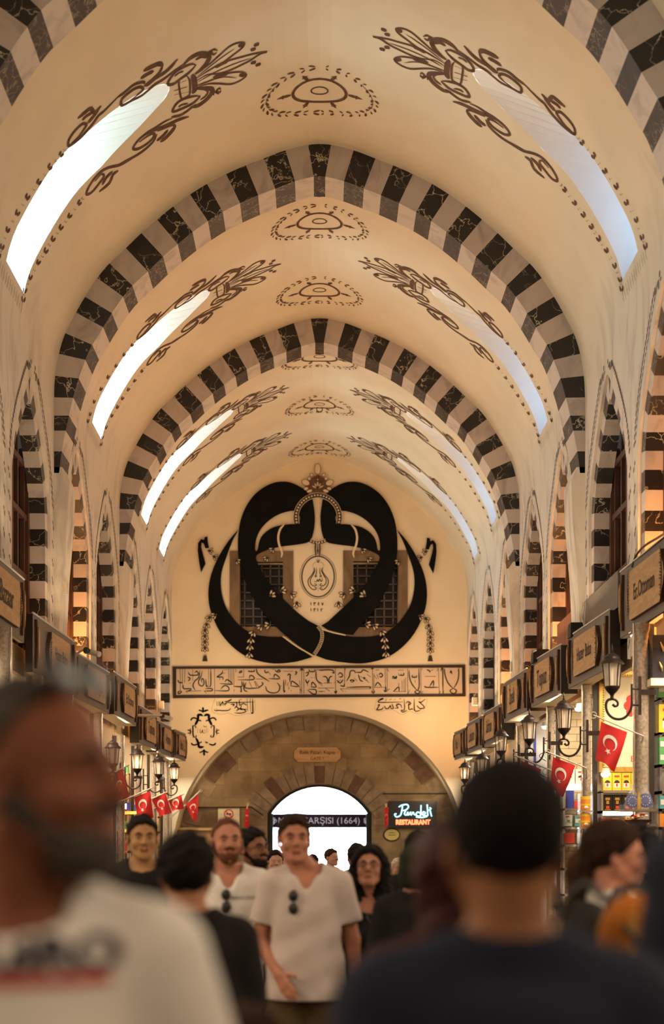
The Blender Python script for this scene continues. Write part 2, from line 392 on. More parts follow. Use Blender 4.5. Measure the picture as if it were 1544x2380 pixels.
# ---- striped rings of the side arches with timber windows
WN = [build_vault.n]
def arch_ring(side, yc):
    # arc-length parameter from the crown down one leg
    pts = [(0, AZ[-1][1])]+[(h, z) for h, z in reversed(AZ[1:-1])]
    P = cat_rom(pts, 5); P = np.vstack([P, [(1.04, z) for z in np.linspace(P[-1][1]-.3, 3.7, 6)]])
    S = np.r_[0, np.cumsum(np.hypot(*np.diff(P, axis=0).T))]
    mb = MB(); X0 = 3.2+.035; X1 = X0+.185; tot = S[-1]; rt = lambda s_: float(np.interp(s_, [0, .25, .9, 1.8], [.27, .22, .17, .155]))
    step = .205
    bounds = [0, .07]
    while bounds[-1] < tot: bounds.append(min(tot, bounds[-1]+step))
    def pt(s_, inn):
        h = float(np.interp(s_, S, P[:, 0])); z = float(np.interp(s_, S, P[:, 1]))
        e = .01; h2 = float(np.interp(s_+e, S, P[:, 0])); z2 = float(np.interp(s_+e, S, P[:, 1])); t = math.hypot(h2-h, z2-z) or 1
        return max(0, h+(z2-z)/t*inn), z-(h2-h)/t*inn
    for sg in (-1, 1):
        for k, (a, b) in enumerate(zip(bounds[:-1], bounds[1:])):
            blk = k % 2 == 0
            for u0, u1 in zip(np.linspace(a, b, 3)[:-1], np.linspace(a, b, 3)[1:]):
                h0, z0 = pt(u0, .0); h1, z1 = pt(u1, .0); g0, y0 = pt(u0, rt(u0)); g1, y1 = pt(u1, rt(u1))
                mb.add([(side*X0, yc+sg*h0, z0), (side*X0, yc+sg*h1, z1), (side*X0, yc+sg*g1, y1), (side*X0, yc+sg*g0, y0)], [(0, 1, 2, 3)], 2 if blk else 3)
                mb.add([(side*X0, yc+sg*g0, y0), (side*X0, yc+sg*g1, y1), (side*X1, yc+sg*g1, y1), (side*X1, yc+sg*g0, y0)], [(0, 1, 2, 3)], 0 if blk else 1)
    trim(mb, ['black', 'white', 'blacks', 'whites'], 'black and white striped ring of a side arch')
    # timber lattice window
    wb = MB(); wb.box((side*(X1+.09), yc, 5.6), (.04, 2.5, 3.9), 0)
    w_ = struct(wb.build('window_%d' % WN[0], 'night'), 'dark timber lattice window inside a side arch'); WN[0] += 1
    fb = MB(); xx = side*(X1+.04)
    for i in range(7):
        y = yc-1.02+i*.34; zt = 3.2+3.7
        hh = abs(y-yc); zt = next((z for h, z in AZ[1:] if h <= hh+.02), AZ[1][1]); zt = max(zt, 5.5) if hh < .99 else 5.5
        fb.box((xx, y, (3.7+zt)/2), (.07 if i % 3 == 0 else .05, .11 if i % 3 == 0 else .05, zt-3.7), 0)
    for z in (4.05, 4.8, 5.5, 6.1): fb.box((xx, yc, z), (.06, 2*ahw(z), .07), 0)
    fb.box((side*(X1+.03), yc-.84, 4.9), (.07, .09, 2.4), 0); fb.box((side*(X1+.03), yc+.84, 4.9), (.07, .09, 2.4), 0)
    fb.build('window_frame', 'woodd', w_)
for yc in ARCH[2:]:
    for sd in (-1, 1): arch_ring(sd, yc)

# ---- the striped cross ribs
VS = [0, .14, .42, .70, .93, 1.19, 1.45, 1.69, 1.94, 2.19, 2.44, 2.70, 2.97, 3.2, 3.47, 3.69, 3.97, 4.23, 4.50, 4.76, 4.98, 5.16, 5.41, 5.67]
RT = ([0, 3.2, 3.8, 4.3, 4.58, 4.80, 5.02, 5.25, 5.48, 5.67], [.39, .385, .37, .32, .27, .22, .17, .12, .08, .06])
def rib(y0):
    mb = MB()
    for side in (-1, 1):
        for k, (a, b) in enumerate(zip(VS[:-1], VS[1:])):
            blk = k % 2 == 0; u = np.linspace(a, b, 4)
            for p, q in zip(u[:-1], u[1:]):
                tp, tq = float(np.interp(p, *RT)), float(np.interp(q, *RT))
                o0, o1 = surf(side, y0, p), surf(side, y0, q); i0, i1 = surf(side, y0, p, tp), surf(side, y0, q, tq)
                if p == 0: o0 = (0, y0, PC[0][1]); i0 = (0, y0, PC[0][1]-.395)
                bk = lambda v: (v[0], y0+RD, v[2])
                mb.add([o0, o1, i1, i0], [(0, 1, 2, 3)], 0 if blk else 1)
                mb.add([bk(o0), bk(i0), bk(i1), bk(o1)], [(0, 1, 2, 3)], 0 if blk else 1)
                mb.add([i0, i1, bk(i1), bk(i0)], [(0, 1, 2, 3)], 2 if blk else 3)
        # foot: a white corbel that dies into the pier
        zt = prof(5.67)[1]+.02; X = 3.2*side
        pr = [(0, .0), (.10, -.0), (.165, -.16), (.15, -.6), (.09, -1.3), (.05, -2.2), (0, -2.2)]
        loop = [(p[0], zt+.05+p[1]) for p in pr]
        mb.prism(loop, y0, y0+RD, lambda u, v, w_: (X-side*u, w_, v), 4)
    return trim(mb, ['black', 'white', 'blacks', 'whites', 'wallwhite'], 'black and white striped cross rib carrying the vault')
for y in RIB[1:]: rib(y)

# ---- painted ornament
def stroke_obj(name, mb, mats, parent): return mb.build(name, mats, parent)
ORN = [(float(a), [float(x)/100 for x in b.split()]) for a, b in (t.split(':') for t in '''2:13 137 10 123 3 109 -3 98 -4 89 0 81 6 84 11 94 16 106 17 119 20 136|1:3 92 7 105 12 119 18 135|2:20 137 18 122 16 110 17 97 19 86 21 72 26 57 25 65 29 76 31 87 32 100 30 111 23 125 24 137|1:26 75 25 95 25 116 27 136|2:31 138 34 121 34 109 35 102 41 88 49 82 54 88 54 100 45 113 37 126 35 138|1:48 93 38 107 34 123 33 138|4:17 100 17 108 18 115|4:36 102 34 109 31 119|5:1 81 1 84 3 87|5:49 83 47 86 44 89|4:9 65 9 67 9 71|4:15 69 14 73 14 75|4:41 65 40 68 40 71|4:35 70 34 73 33 76|6:11 141 22 140 35 141 40 144|2:9 147 18 145 30 146 39 148 40 153 38 157|2:9 147 8 153 10 157 22 158 35 158 40 156|1:15 148 13 157|2:25 149 19 164|1:34 148 25 165|1:38 149 38 157|3:12 157 35 158|5:-9 149 -13 141 -13 130 -7 122 -1 120 6 124 11 131 13 138|3:-7 135 -7 128 -2 122|3:1 135 -4 140 -6 149 -6 159 0 168 5 169 9 163 8 156 7 147 4 140 1 136|2:0 150 -2 155 -1 161|2:-5 110 -9 114 -8 117 -2 115 -3 111|2:-9 116 -8 120 -3 118|5:59 149 63 140 60 129 54 123 48 122 42 129 35 140|2:56 137 54 130 48 127 40 133|3:50 136 45 143 40 155 40 164 46 170 50 168 53 159 55 147 52 139 50 136|2:51 151 47 158 47 163|2:55 112 52 114 55 117 59 114 56 112|2:61 115 53 120 59 121|4:-22 154 -17 163 -15 172 -16 182 -15 191 -17 196|3:-10 148 -9 158 -7 172 -8 183 -7 193 -7 202 -11 213 -14 223 -17 226 -23 224 -24 216 -23 207 -19 200 -13 198 -12 205 -13 215|3:-19 195 -23 196 -29 207 -29 218 -30 228|3:-31 223 -29 236 -28 247 -29 254 -26 262 -24 272 -23 281 -24 291 -27 296 -34 293 -38 283 -38 274 -33 270 -30 273 -26 283 -26 292|5:-26 171 -32 175 -35 184 -37 193|3:-27 171 -20 176 -17 186 -17 195|4:-27 182 -29 189 -30 198|4:72 153 67 164 64 175 60 188 54 200 52 210|3:59 142 62 160 55 173|3:58 172 55 182 54 194 52 204 52 217 56 225 61 224 66 217 68 205 65 198 60 198 57 206 56 217|5:73 170 78 177 81 185 81 192|3:73 170 68 174 64 184 61 193|4:71 180 75 188 75 196|3:65 194 72 200 74 210 73 221 69 233 63 246|3:73 206 73 218 70 232 65 246 53 260 48 271 50 282 56 292 62 295 66 288 63 278 59 269 52 271 54 281|4:71 250 69 258 76 265 75 280|4:64 257 64 267 69 274|4:-38 248 -37 257 -47 260 -49 267 -50 277|4:-37 251 -34 260 -33 268|3:-40 259 -43 267 -43 273|3:-30 306 -29 308 -27 309|3:-23 304 -24 307 -25 309|2:-29 302 -28 303|2:-25 300 -25 302|3:-32 323 -32 326 -30 327|3:-25 322 -26 325 -29 327|2:-29 316 -28 317|2:-25 315 -26 317|3:-34 343 -34 346 -32 347|3:-27 341 -28 344 -31 346|2:-32 335 -31 336|2:-27 334 -28 335|3:-39 363 -39 366 -37 367|3:-32 361 -33 365 -36 367|2:-35 355 -35 356|2:-31 353 -32 355|3:-42 383 -41 386 -39 387|3:-34 381 -35 384 -38 386|2:-39 375 -39 376|2:-35 373 -36 375|3:-46 404 -46 407 -45 408|3:-38 402 -40 405 -44 408|2:-42 395 -41 396|2:-37 393 -38 395|3:-49 423 -49 426 -47 427|3:-40 420 -42 424 -45 426|2:-46 415 -45 416|2:-41 413 -42 415|3:-53 434 -54 437 -52 438|3:-44 431 -46 435 -51 438|2:-50 430 -50 432|2:-44 428 -46 430|3:59 305 60 308 62 309|3:66 304 65 307 63 309|2:59 301 61 303|2:64 300 63 302|3:59 323 60 326 62 327|3:67 321 65 324 63 327|2:60 316 61 317|2:65 314 64 316|3:57 339 57 342 60 343|3:65 337 63 341 61 343|2:59 333 60 334|2:64 331 63 333|3:55 355 55 358 57 359|3:63 353 62 356 58 359|2:57 349 58 350|2:62 347 61 349|3:53 370 54 373 57 374|3:62 368 61 371 58 374|2:55 364 56 366|2:61 363 60 365|3:51 386 51 389 53 390|3:59 384 57 387 54 390|2:53 380 54 381|2:59 378 57 380|3:46 406 46 409 48 410|3:55 403 53 407 49 410|2:50 397 51 399|2:56 396 55 398|3:40 424 40 427 42 428|3:51 420 48 424 44 427|2:44 416 45 418|2:51 414 49 416|3:40 433 42 436 45 436|3:51 429 50 433 47 435|2:41 430 43 431|2:48 428 47 429|1.5:45 436 44 443|1.5:45 443 43 449|1.5:37 436 36 443|1.5:37 442 35 449|1.5:29 436 28 443|1.5:29 442 27 449|1.5:21 436 20 443|1.5:21 442 19 449|1.5:13 436 12 443|1.5:13 442 11 449|1.5:5 436 4 443|1.5:5 442 3 449|1.5:-3 436 -4 443|1.5:-2 442 -5 449|1.5:-10 436 -11 443|1.5:-10 442 -12 449|1.5:-18 436 -19 443|1.5:-17 442 -20 449|1.5:-26 436 -26 443|1.5:-25 442 -27 449|1.5:-33 436 -34 443|1.5:-33 442 -35 449|1.5:-40 436 -41 443|1.5:-40 442 -42 449|1.5:-48 436 -48 443|1.5:-47 442 -49 448'''.split('|')) if b]
for side in (-1, 1):
    for wc in WIN[side][1:]:
        mb = MB()
        for wd, v in ORN:
            pts = [(v[i], v[i+1]) for i in range(0, len(v), 2)]
            if len(pts) < 2: continue
            mb.ribbon(pts, wd*.0105+.003, lambda a, b: surf(side, wc-(.12 if side < 0 else .08)+a*(1.18 if side < 0 else 1.10), max(.02, b), .006), 0)
        mb.build('scroll_ornament', 'paint', ceiling)
def arrow(mb, fn, ang, r0, r1, wd):
    c, s_ = math.cos(ang), math.sin(ang); L = r1-r0
    out = [(r0, -.28), (r0, .28), (r0+.25*L, .5), (r0+.45*L, .42), (r0+.55*L, .9), (r0+.62*L, .42), (r1, 0), (r0+.62*L, -.42), (r0+.55*L, -.9), (r0+.45*L, -.42), (r0+.25*L, -.5)]
    vs = [fn(a*c-b*wd*s_, a*s_+b*wd*c) for a, b in out]; mb.add(vs, [tuple(range(len(vs)))], 0)
for my in MED[3:]:
    mb = MB()
    def fn(u, v, my=my): return surf(1 if u >= 0 else -1, my+v, abs(u), .007)
    ell = lambda a, b, n, ph=0: [(a*math.cos(2*math.pi*i/n+ph), b*math.sin(2*math.pi*i/n+ph)) for i in range(n+1)]
    mb.ribbon(ell(.305, .235, 28), .035, fn, 0, False, 1); mb.ribbon(ell(.095, .075, 16), .018, fn, 0, False, 1)
    for q in range(6):
        an = q*math.pi/3+(0 if q % 3 == 0 else 0)
        r0 = .33*1/math.hypot(math.cos(an)/1, math.sin(an)/.76); r1 = r0+(.17 if q % 3 == 0 else .12)
        arrow(mb, fn, an, r0, r1, .045)
    n = 34
    for i in range(n):
        t = 2*math.pi*i/n; p = np.array([.64*math.cos(t), .46*math.sin(t)]); tg = np.array([-.64*math.sin(t), .46*math.cos(t)]); tg /= np.hypot(*tg); nn = np.array([-tg[1], tg[0]])
        for sg in (-1, 1):
            b = p+tg*.012; e = p+tg*(.06 if i % 2 else .04)*(-1 if math.cos(t) < 0 else 1)+nn*sg*.045
            m_ = (b+e)/2+nn*sg*.01; mb.ribbon([b+nn*sg*.012, m_, e], .028 if i % 2 else .018, fn, 0, True, 2)
    mb.ribbon([(.62*math.cos(t), .44*math.sin(t)) for t in np.linspace(-.7, .5, 12)], .007, fn, 0, False, 1)
    mb.ribbon([(.62*math.cos(t), .44*math.sin(t)) for t in np.linspace(2.5, 3.8, 12)], .007, fn, 0, False, 1)
    mb.build('painted_medallion', 'paint', ceiling)
# leafy borders round the side arches
for side in (-1, 1):
    wl = next(o for o in C.objects if o.name == ('wall_left' if side < 0 else 'wall_right'))
    for yc in ARCH[2:]:
        mb = MB(); P = cat_rom([(0, AZ[-1][1])]+[(h, z) for h, z in reversed(AZ[1:-1])]+[(1.04, 5.2), (1.04, 3.6)], 6)
        S = np.r_[0, np.cumsum(np.hypot(*np.diff(P, axis=0).T))]
        for sg in (-1, 1):
            k = 0; u = .02
            while u < S[-1]:
                h = np.interp(u, S, P[:, 0]); z = np.interp(u, S, P[:, 1]); h2 = np.interp(u+.03, S, P[:, 0]); z2 = np.interp(u+.03, S, P[:, 1]); t = math.hypot(h2-h, z2-z) or 1
                nx, nz = -(z2-z)/t, (h2-h)/t; d = .24 if z > 5.9 else .16+.08*max(0, (z-3.6)/2.3)
                d = .20*min(1, max(.5, (z-3.2)/3)); yy = yc+sg*(h+nx*d*.9); zz = z+nz*d+.02*(u < .05)
                for q in ((-1, 1) if u < 1.6 else ((k % 2)*2-1,)):
                    a = (yy+q*.012, zz+.055*q); b = (yy+q*.03, zz+q*.01-.01)
                    mb.ribbon([a, ((a[0]+b[0])/2+.01, (a[1]+b[1])/2), b], .03, lambda y, z_: (side*(3.2-.004), y, z_) if z_ < 7.0 else surf(side, y, 4.94-(z_-7.0), .006), 0, True, 2)
                u += .065 if u < 1.6 else .11; k += 1
        mb.build('painted_border', 'faint', wl)
# floor
mb = MB(); mb.box((0, 15, -.05), (14, 60, .1)); struct(mb.build('floor', 'floor'), 'dark stone paving')
# hook ring under the crown
t = MB(); p = at(741, 945, 26.6)
t.box((0, 0, .05), (.035, .035, .14)); t.tube([(.055*math.cos(q), 0, -.07+.055*math.sin(q)) for q in np.linspace(0, 2*math.pi, 20)], .008, 6)
o = t.build('ceiling_hook', 'iron', loc=(0, 26.6, p[2]+.02)); tag(o, 'small black hook with a ring hanging from the crown of the vault', 'hook')
t = MB(); t.tube([(0, 0, 0), (0, 0, prof(0)[1]-p[2]-.12)], .006, 5); t.build('rod', 'iron', o, loc=(0, 0, .1))

# ------------------------------------------------------------------ end wall
PXM = YEND/FP
def wallpt(X, Z, off=0): return (X, YEND-off, Z)
outer = [(-3.2, 1.47), (-3.2, prof(SW)[1])]+[(-x, z) for x, z in PC[::-1][4:]]+[(x, z) for x, z in PC[1:][:-4]]+[(3.2, prof(SW)[1]), (3.2, 1.47)]
arc = [(3.19*math.cos(a), 1.47+3.195*math.sin(a)) for a in np.linspace(0, math.pi, 41)]
hole = lambda x0, x1, y0, y1: [((x-VX)*PXM, EYE+(VY-y)*PXM) for x, y in ((x0, y0), (x1, y0), (x1, y1), (x0, y1))]
H = [(557.5, 658, 1306, 1457), (821.5, 926, 1305, 1458)]
mb = MB(); mb.prism(outer+arc[1:-1], YEND, YEND+.55, lambda u, v, w_: (u, w_, v), 0, holes=[hole(*h) for h in H])
wback = struct(mb.build('wall_back', 'plaster'), 'cream end wall of the hall under the vault, with a wide arch below')
for h, oo in zip(H, ((534, 682, 1281, 1479), (798, 948, 1280, 1481))):
    a, b = hole(*h), hole(*oo); mb = MB()
    mb.prism(b, YEND-.025, YEND+.12, lambda u, v, w_: (u, w_, v), 0, holes=[a])
    x0, x1, z1, z0 = a[0][0], a[1][0], a[0][1], a[2][1]
    g = MB(); g.box(((x0+x1)/2, YEND+.34, (z0+z1)/2), (x1-x0, .02, z1-z0))
    wn = struct(g.build('window_%d' % WN[0], 'night'), 'dark barred window in the end wall behind the calligraphy'); WN[0] += 1
    mb.build('stone_surround', 'wframe', wn); g = MB()
    for i in range(5): g.box((x0+(x1-x0)*(i+.5)/5, YEND+.27, (z0+z1)/2), (.03, .03, z1-z0))
    for i in range(8): g.box(((x0+x1)/2, YEND+.27, z0+(z1-z0)*(i+.5)/8), (x1-x0, .03, .025))
    g.build('window_bars', 'grey', wn)
# stone gate wall, its door and the passage
Y2 = 31.5; DH = 1.19; zs = EYE+.83; rise = .66; rad = (DH**2+rise**2)/(2*rise); czd = zs+rise-rad
a0 = math.asin(DH/rad)
darc = [(rad*math.sin(a), czd+rad*math.cos(a)) for a in np.linspace(a0, -a0, 21)]
mb = MB(); mb.prism([(-3.6, 0), (-3.6, 5.2), (3.6, 5.2), (3.6, 0), (DH, 0)]+darc+[(-DH, 0)], Y2, Y2+1.3, lambda u, v, w_: (u, w_, v), 0)
struct(mb.build('wall_gate', 'stone'), 'ashlar stone wall with the street gate')
mb = MB()
for s_ in (-1, 1): mb.box((s_*3.3, (YEND+Y2)/2+.2, 1.5), (.2, 1.7, 3.0))
for k in range(40):
    a, b = math.pi*k/40, math.pi*(k+1)/40
    mb.add([(3.25*math.cos(a), YEND+.3, 1.47+3.25*math.sin(a)), (3.25*math.cos(b), YEND+.3, 1.47+3.25*math.sin(b)), (3.25*math.cos(b), Y2+.1, 1.47+3.25*math.sin(b)), (3.25*math.cos(a), Y2+.1, 1.47+3.25*math.sin(a))], [(0, 1, 2, 3)])
trim(mb, ['plaster'], 'white soffit of the wide arch before the gate')
mb = MB()     # dark voussoirs hugging the wide arch
for k in range(26):
    a, b = math.pi*(k+.04)/26, math.pi*(k+.96)/26; r0, r1 = (2.84 if k % 2 else 2.9), 3.2; n = 3
    lp = [(r1*math.cos(a+(b-a)*i/n), 1.47+r1*math.sin(a+(b-a)*i/n)) for i in range(n+1)]+[(r0*math.cos(b-(b-a)*i/n), 1.47+r0*math.sin(b-(b-a)*i/n)) for i in range(n+1)]
    mb.prism(lp, Y2-.02, Y2+.02, lambda u, v, w_: (u, w_, v), 1 if k in (5, 6, 19, 20) else 0)
trim(mb, ['stonel', 'stoned'], 'weathered voussoirs along the wide arch')
mb = MB()
for k in range(17):
    t0, t1 = -a0*1.12+2.24*a0*(k+.05)/17, -a0*1.12+2.24*a0*(k+.95)/17; r0 = rad+.02; r1 = rad+(.52 if k % 2 else .42)
    mb.prism([(r0*math.sin(t0), czd+r0*math.cos(t0)), (r0*math.sin(t1), czd+r0*math.cos(t1)), (r1*math.sin(t1), czd+r1*math.cos(t1)), (r1*math.sin(t0), czd+r1*math.cos(t0))], Y2-.025, Y2+.02, lambda u, v, w_: (u, w_, v), 1 if k in (3, 8, 12) else 0)
trim(mb, ['stonel', 'stoned'], 'radial stones over the gate')
mb = MB()
for s_ in (-1, 1): mb.box((s_*(DH-.06), Y2+.25, zs/2), (.12, .12, zs))
mb.prism([(p[0], p[1]) for p in darc]+[(p[0]*.955, p[1]-.05) for p in darc[::-1]], Y2+.2, Y2+.3, lambda u, v, w_: (u, w_, v))
d = struct(mb.build('door_1', 'gframe'), 'dark iron frame of the bright street gate')
# bright street beyond
mb = MB(); mb.box((0, 46, 4), (30, .2, 12)); mb.build
struct(mb.build('wall_street', mat('sunlit_street_front', (.9, .9, .92), .9, emit=5, ecol=(.93, .95, 1), var=.02)), 'sunlit street beyond the gate')
def plank_sign(name, label, cat, px, py, Y, wpx, hpx, mats, txts, outline=None, group=None, th=.03):
    x, y, z = at(px, py, Y); k = Y/FP; w_, h_ = wpx*k, hpx*k
    e = empty(name, (x, Y, z), label, cat, group)
    lp = outline or [(-.5, -.5), (.5, -.5), (.5, .5), (-.5, .5)]
    b = MB(); b.prism([(u*w_, v*h_) for u, v in lp], -th, 0, lambda u, v, w2: (u, w2, v)); b.build('board', mats[0], e)
    t = MB()
    for s_, size, dx, dz, sx in txts: put_text(t, s_, size*k, lambda a, b_: (dx*k+a, -th-.004, dz*k+b_), 0, sx)
    if txts: t.build('lettering', mats[1], e)
    return e
banner = plank_sign('gate_banner', 'dark navy banner with white bazaar lettering hung across the bright gate', 'banner', 744, 1908, Y2+1.0, 248, 31, ('navy', 'bannerw'), [('MISIR ÇARŞISI (1664)', 21, -2, 0, 1.0), ('✿', 20, -110, 0, 1), ('❀', 20, 110, 0, 1)])
b = MB()
for s_ in (-1, 1):
    for r_, q in ((.06, 0), (.045, 1.2), (.05, 2.4), (.04, 3.6), (.05, 4.8)):
        b.tube([(s_*1.1+.05*math.cos(q)+r_*.6*math.cos(a), -.04, .05*math.sin(q)+r_*.6*math.sin(a)) for a in np.linspace(0, 2*math.pi, 9)], .008, 4)
b.build('flower_motif', 'bannerw', banner)
oct_ = [(-.42, -.5), (.42, -.5), (.45, -.36), (.5, -.25), (.5, .25), (.45, .36), (.42, .5), (-.42, .5), (-.45, .36), (-.5, .25), (-.5, -.25), (-.45, -.36)]
plank_sign('gate_sign', 'brown wooden sign with shaped ends above the street gate', 'sign', 738, 1754, Y2-.02, 108, 34, ('wood', 'burn'), [('Balık Pazarı Kapısı', 12, 0, 5, .95), ('GATE 1', 10, 0, -9, 1)], oct_)
# neon restaurant sign
e = empty('neon_sign', at(960, 1893, Y2-.1), 'black box sign with pale blue script and red neon letters', 'sign'); k = Y2/FP
b = MB(); b.box((0, 0, 0), (110*k, .08, 62*k)); b.build('box', 'blackbox', e)
zz = lambda x, y: ((x-1265)/3.509*k, -.06, -(y-330)/3.509*k)
b = MB()
for pth in ("1150,270 1175,255 1215,250 1228,270 1205,295 1170,300", "1180,260 1172,310 1160,340 1130,350 1115,330 1130,325", "1205,300 1195,325 1210,335 1225,310 1222,335 1240,325 1245,310 1250,335 1265,312 1275,330 1290,335", "1330,255 1325,340 1290,335 1300,312 1322,318", "1325,345 1290,350 1340,355 1380,345 1365,340", "1345,335 1365,320 1350,308 1340,330 1370,345", "1380,250 1385,340", "1405,300 1412,335 1418,345", "1385,300 1410,285 1400,275"):
    b.tube([zz(*p) for p in cat_rom([tuple(map(float, a.split(','))) for a in pth.split()], 4)], .013, 6)
b.build('script_tubes', 'neonb', e)
b = MB(); put_text(b, 'RESTAURANT', 15*k, lambda a, c: (a, -.055, c-18.5*k), 0, .86, 0, .008); b.build('red_letters', 'neonr', e)
# oval plaque, no smoking sign, small flags by the gate
e = empty('oval_plaque', at(911, 1940, Y2-.03), 'small yellow oval plaque below the neon sign', 'plaque')
b = MB(); b.prism([(20*k*math.cos(a), 15.5*k*math.sin(a)) for a in np.linspace(0, 2*math.pi, 28)[:-1]], 0, .03, lambda u, v, w_: (u, w_, v)); b.build('rim', 'frame', e)
b = MB(); b.prism([(17*k*math.cos(a), 13*k*math.sin(a)) for a in np.linspace(0, 2*math.pi, 28)[:-1]], -.01, 0, lambda u, v, w_: (u, w_, v)); b.box((0, -.012, .04), (.12, .004, .012), 1); b.box((0, -.012, -.01), (.16, .004, .012), 1); b.build('face', ['yellowp', 'frame'], e) if 'yellowp' in M else b.build('face', ['gold', 'frame'], e)
e = empty('no_smoking_sign', at(532, 1905, Y2-.03), 'pale panel with a red no smoking symbol left of the gate', 'sign')
b = MB(); b.box((0, 0, 0), (50*k, .03, 58*k)); b.build('panel', 'poster', e)
b = MB(); b.tube([(10*k*math.cos(a), -.02, 13*k+10*k*math.sin(a)) for a in np.linspace(0, 2*math.pi, 24)], .014, 5); b.tube([(-7*k, -.02, 20*k), (7*k, -.02, 6*k)], .012, 5); b.box((0, -.02, -14*k), (22*k, .01, 4*k)); b.build('symbol', 'pred', e)
b = MB(); b.box((-.1*k, -.02, 13*k), (12*k, .01, 3*k)); b.build('cigarette', 'dark', e)
# counter and pipes by the gate
b = MB(); b.box((0, 0, 0), (1.5, .3, .06)); b.box((0, .05, -.5), (1.4, .2, 1)); o = b.build('counter', ['lightwood'], loc=(at(430, 1927, 30.6)[0], 30.75, at(430, 1927, 30.6)[2])); tag(o, 'pale wooden counter top at the left foot of the stone arch', 'counter')
b = MB(); b.tube([at(450, 1877, 31.4), at(585, 1876, 31.4), at(612, 1895, 31.4)], .015, 5); b.tube([at(890, 1845, 31.4), at(1040, 1845, 31.4)], .012, 5)
tag(b.build('wall_pipe', 'cable'), 'thin dark pipe run along the stone gate wall', 'pipe')

# ---- the big mirrored calligraphy
def mu(x, y, off=.0): return ((x/2.2057-343)*PXM, YEND-.03-off, EYE+(925-y/2.2057)*PXM)
def pts(s_): return [tuple(map(float, a.split(','))) for a in s_.split()]
cal = empty('calligraphy', (0, 0, 0), 'huge black mirrored calligraphy mounted on the end wall over two windows', 'calligraphy')
def slab(name, outline, m='ink', holes=(), th=.02, off=0, parent=cal):
    b = MB(); b.prism([tuple(p) for p in outline], off, off+th, lambda u, v, w_: mu(u, v, w_), 0, holes=holes); return b.build(name, m, parent)
sm = lambda s_, n=3: [tuple(p) for p in cat_rom(pts(s_), n, True)]
big = "722,248 690,205 650,178 612,162 575,156 530,160 480,180 435,212 400,252 372,300 352,355 342,410 338,470 340,530 350,590 366,645 395,710 430,775 475,835 530,895 590,950 650,997 700,1030 726,1047"
inn = "700,868 650,830 595,780 545,728 500,675 462,615 438,570 430,540 450,522 490,505 560,488 640,478 700,465 720,435 731,380 732,320 722,248"
L1 = [tuple(p) for p in cat_rom(pts(big), 3)]+[tuple(p) for p in cat_rom(pts("748,1018 762,980 768,945 760,912 748,893"), 2)]+[tuple(p) for p in cat_rom(pts(inn), 3)][:-1]
hl = sm("427,500 432,450 455,400 500,352 560,318 628,304 650,325 657,345 640,370 580,376 520,390 475,420 450,455 440,500 433,512")
slab('left_letter', L1, holes=[hl])
R_out = [(1494-x, y) for x, y in cat_rom(pts("722,248 690,205 650,178 612,162 575,156 530,160 480,180 435,212 400,252 372,300 352,355 342,410 338,470 340,530 350,590 366,645 395,710 430,775 475,835 530,895 566,940"), 3)]
R_in = [(885, 936), (800, 915), (765, 893), (800, 872)]+[(1494-x, y) for x, y in cat_rom(pts("650,830 595,780 545,728 500,675 462,615 438,570 430,540 450,522 490,505 560,488 640,478 700,465 720,435 731,380 732,320 722,248"), 3)][:-1]
slab('right_letter', R_out+R_in, holes=[[(1494-x, y) for x, y in hl]], off=-.002)
tail = cat_rom(pts("340,402 290,460 240,540 205,620 188,700 190,780 210,850 250,930 310,1000 380,1050 450,1075 530,1087 620,1080 680,1066 720,1053"), 3)
tin = cat_rom(pts("565,950 500,950 430,940 370,910 310,850 270,780 252,700 255,620 280,540 310,460 334,415"), 3)
slab('left_tail', [tuple(p) for p in tail]+[tuple(p) for p in tin], off=-.004)
t2 = [(1494-x, y) for x, y in tail[:-6]]
slab('right_tail', t2+[(850, 1078), (790, 1066), (738, 1046), (765, 1000), (776, 955), (770, 914), (830, 930), (890, 945)]+[(1494-x, y) for x, y in tin], off=-.004)
hk = "135,470 150,450 165,455 168,440 182,437 184,462 190,495 172,497 163,472 152,468 150,490 160,530 173,575 150,620 140,570 133,510"
slab('left_hook', pts(hk)); slab('right_hook', [(1489-x, y+6) for x, y in pts(hk)])
dk = MB(); cm = MB()
def petal(x, y, ln, wd, an, fill=True):
    P = [(x+ln*(.5+.5*math.cos(t))*math.cos(an)-wd*math.sin(t)*math.sin(an), y+ln*(.5+.5*math.cos(t))*math.sin(an)+wd*math.sin(t)*math.cos(an)) for t in np.linspace(0, 2*math.pi, 11)]
    cm.add([mu(*p, .025) for p in P[:-1]], [tuple(range(10))]); dk.ribbon(P, 3.2, lambda a, b: mu(a, b, .03), 0, False, 1)
def clump(x, y, an, s_=1):
    for da in (-.75, 0, .75): petal(x, y, 30*s_, 6.5*s_, an+da)
    petal(x-6*math.cos(an), y-6*math.sin(an), 9*s_, 4.5*s_, an)
U = math.pi/2
for X_, Y_, a in ((225, 838, 2.6), (195, 850, 2.2), (178, 885, U), (170, 915, U), (170, 945, U), (170, 975, U), (170, 1005, U)): clump(X_, Y_, a, .85); clump(1494-X_, Y_+6, math.pi-a, .85)
for X_, Y_, a in ((500, 890, 2.9), (460, 895, 2.5), (420, 925, 2.1), (405, 960, U), (400, 995, U), (397, 1035, U)): clump(X_, Y_, a, .95); clump(1494-X_, Y_-4, math.pi-a, .95)
for X_, Y_, a in ((505, 740, -.6), (560, 715, -.2), (610, 730, .6), (640, 775, U)): clump(X_, Y_, a); clump(1494-X_, Y_, math.pi-a)
for X_, Y_, a in ((190, 510, .2), (215, 540, .4), (330, 560, .6), (520, 500, 2.4), (490, 545, 2.4)): clump(X_, Y_, a, .8); clump(1494-X_, Y_+4, math.pi-a, .8)
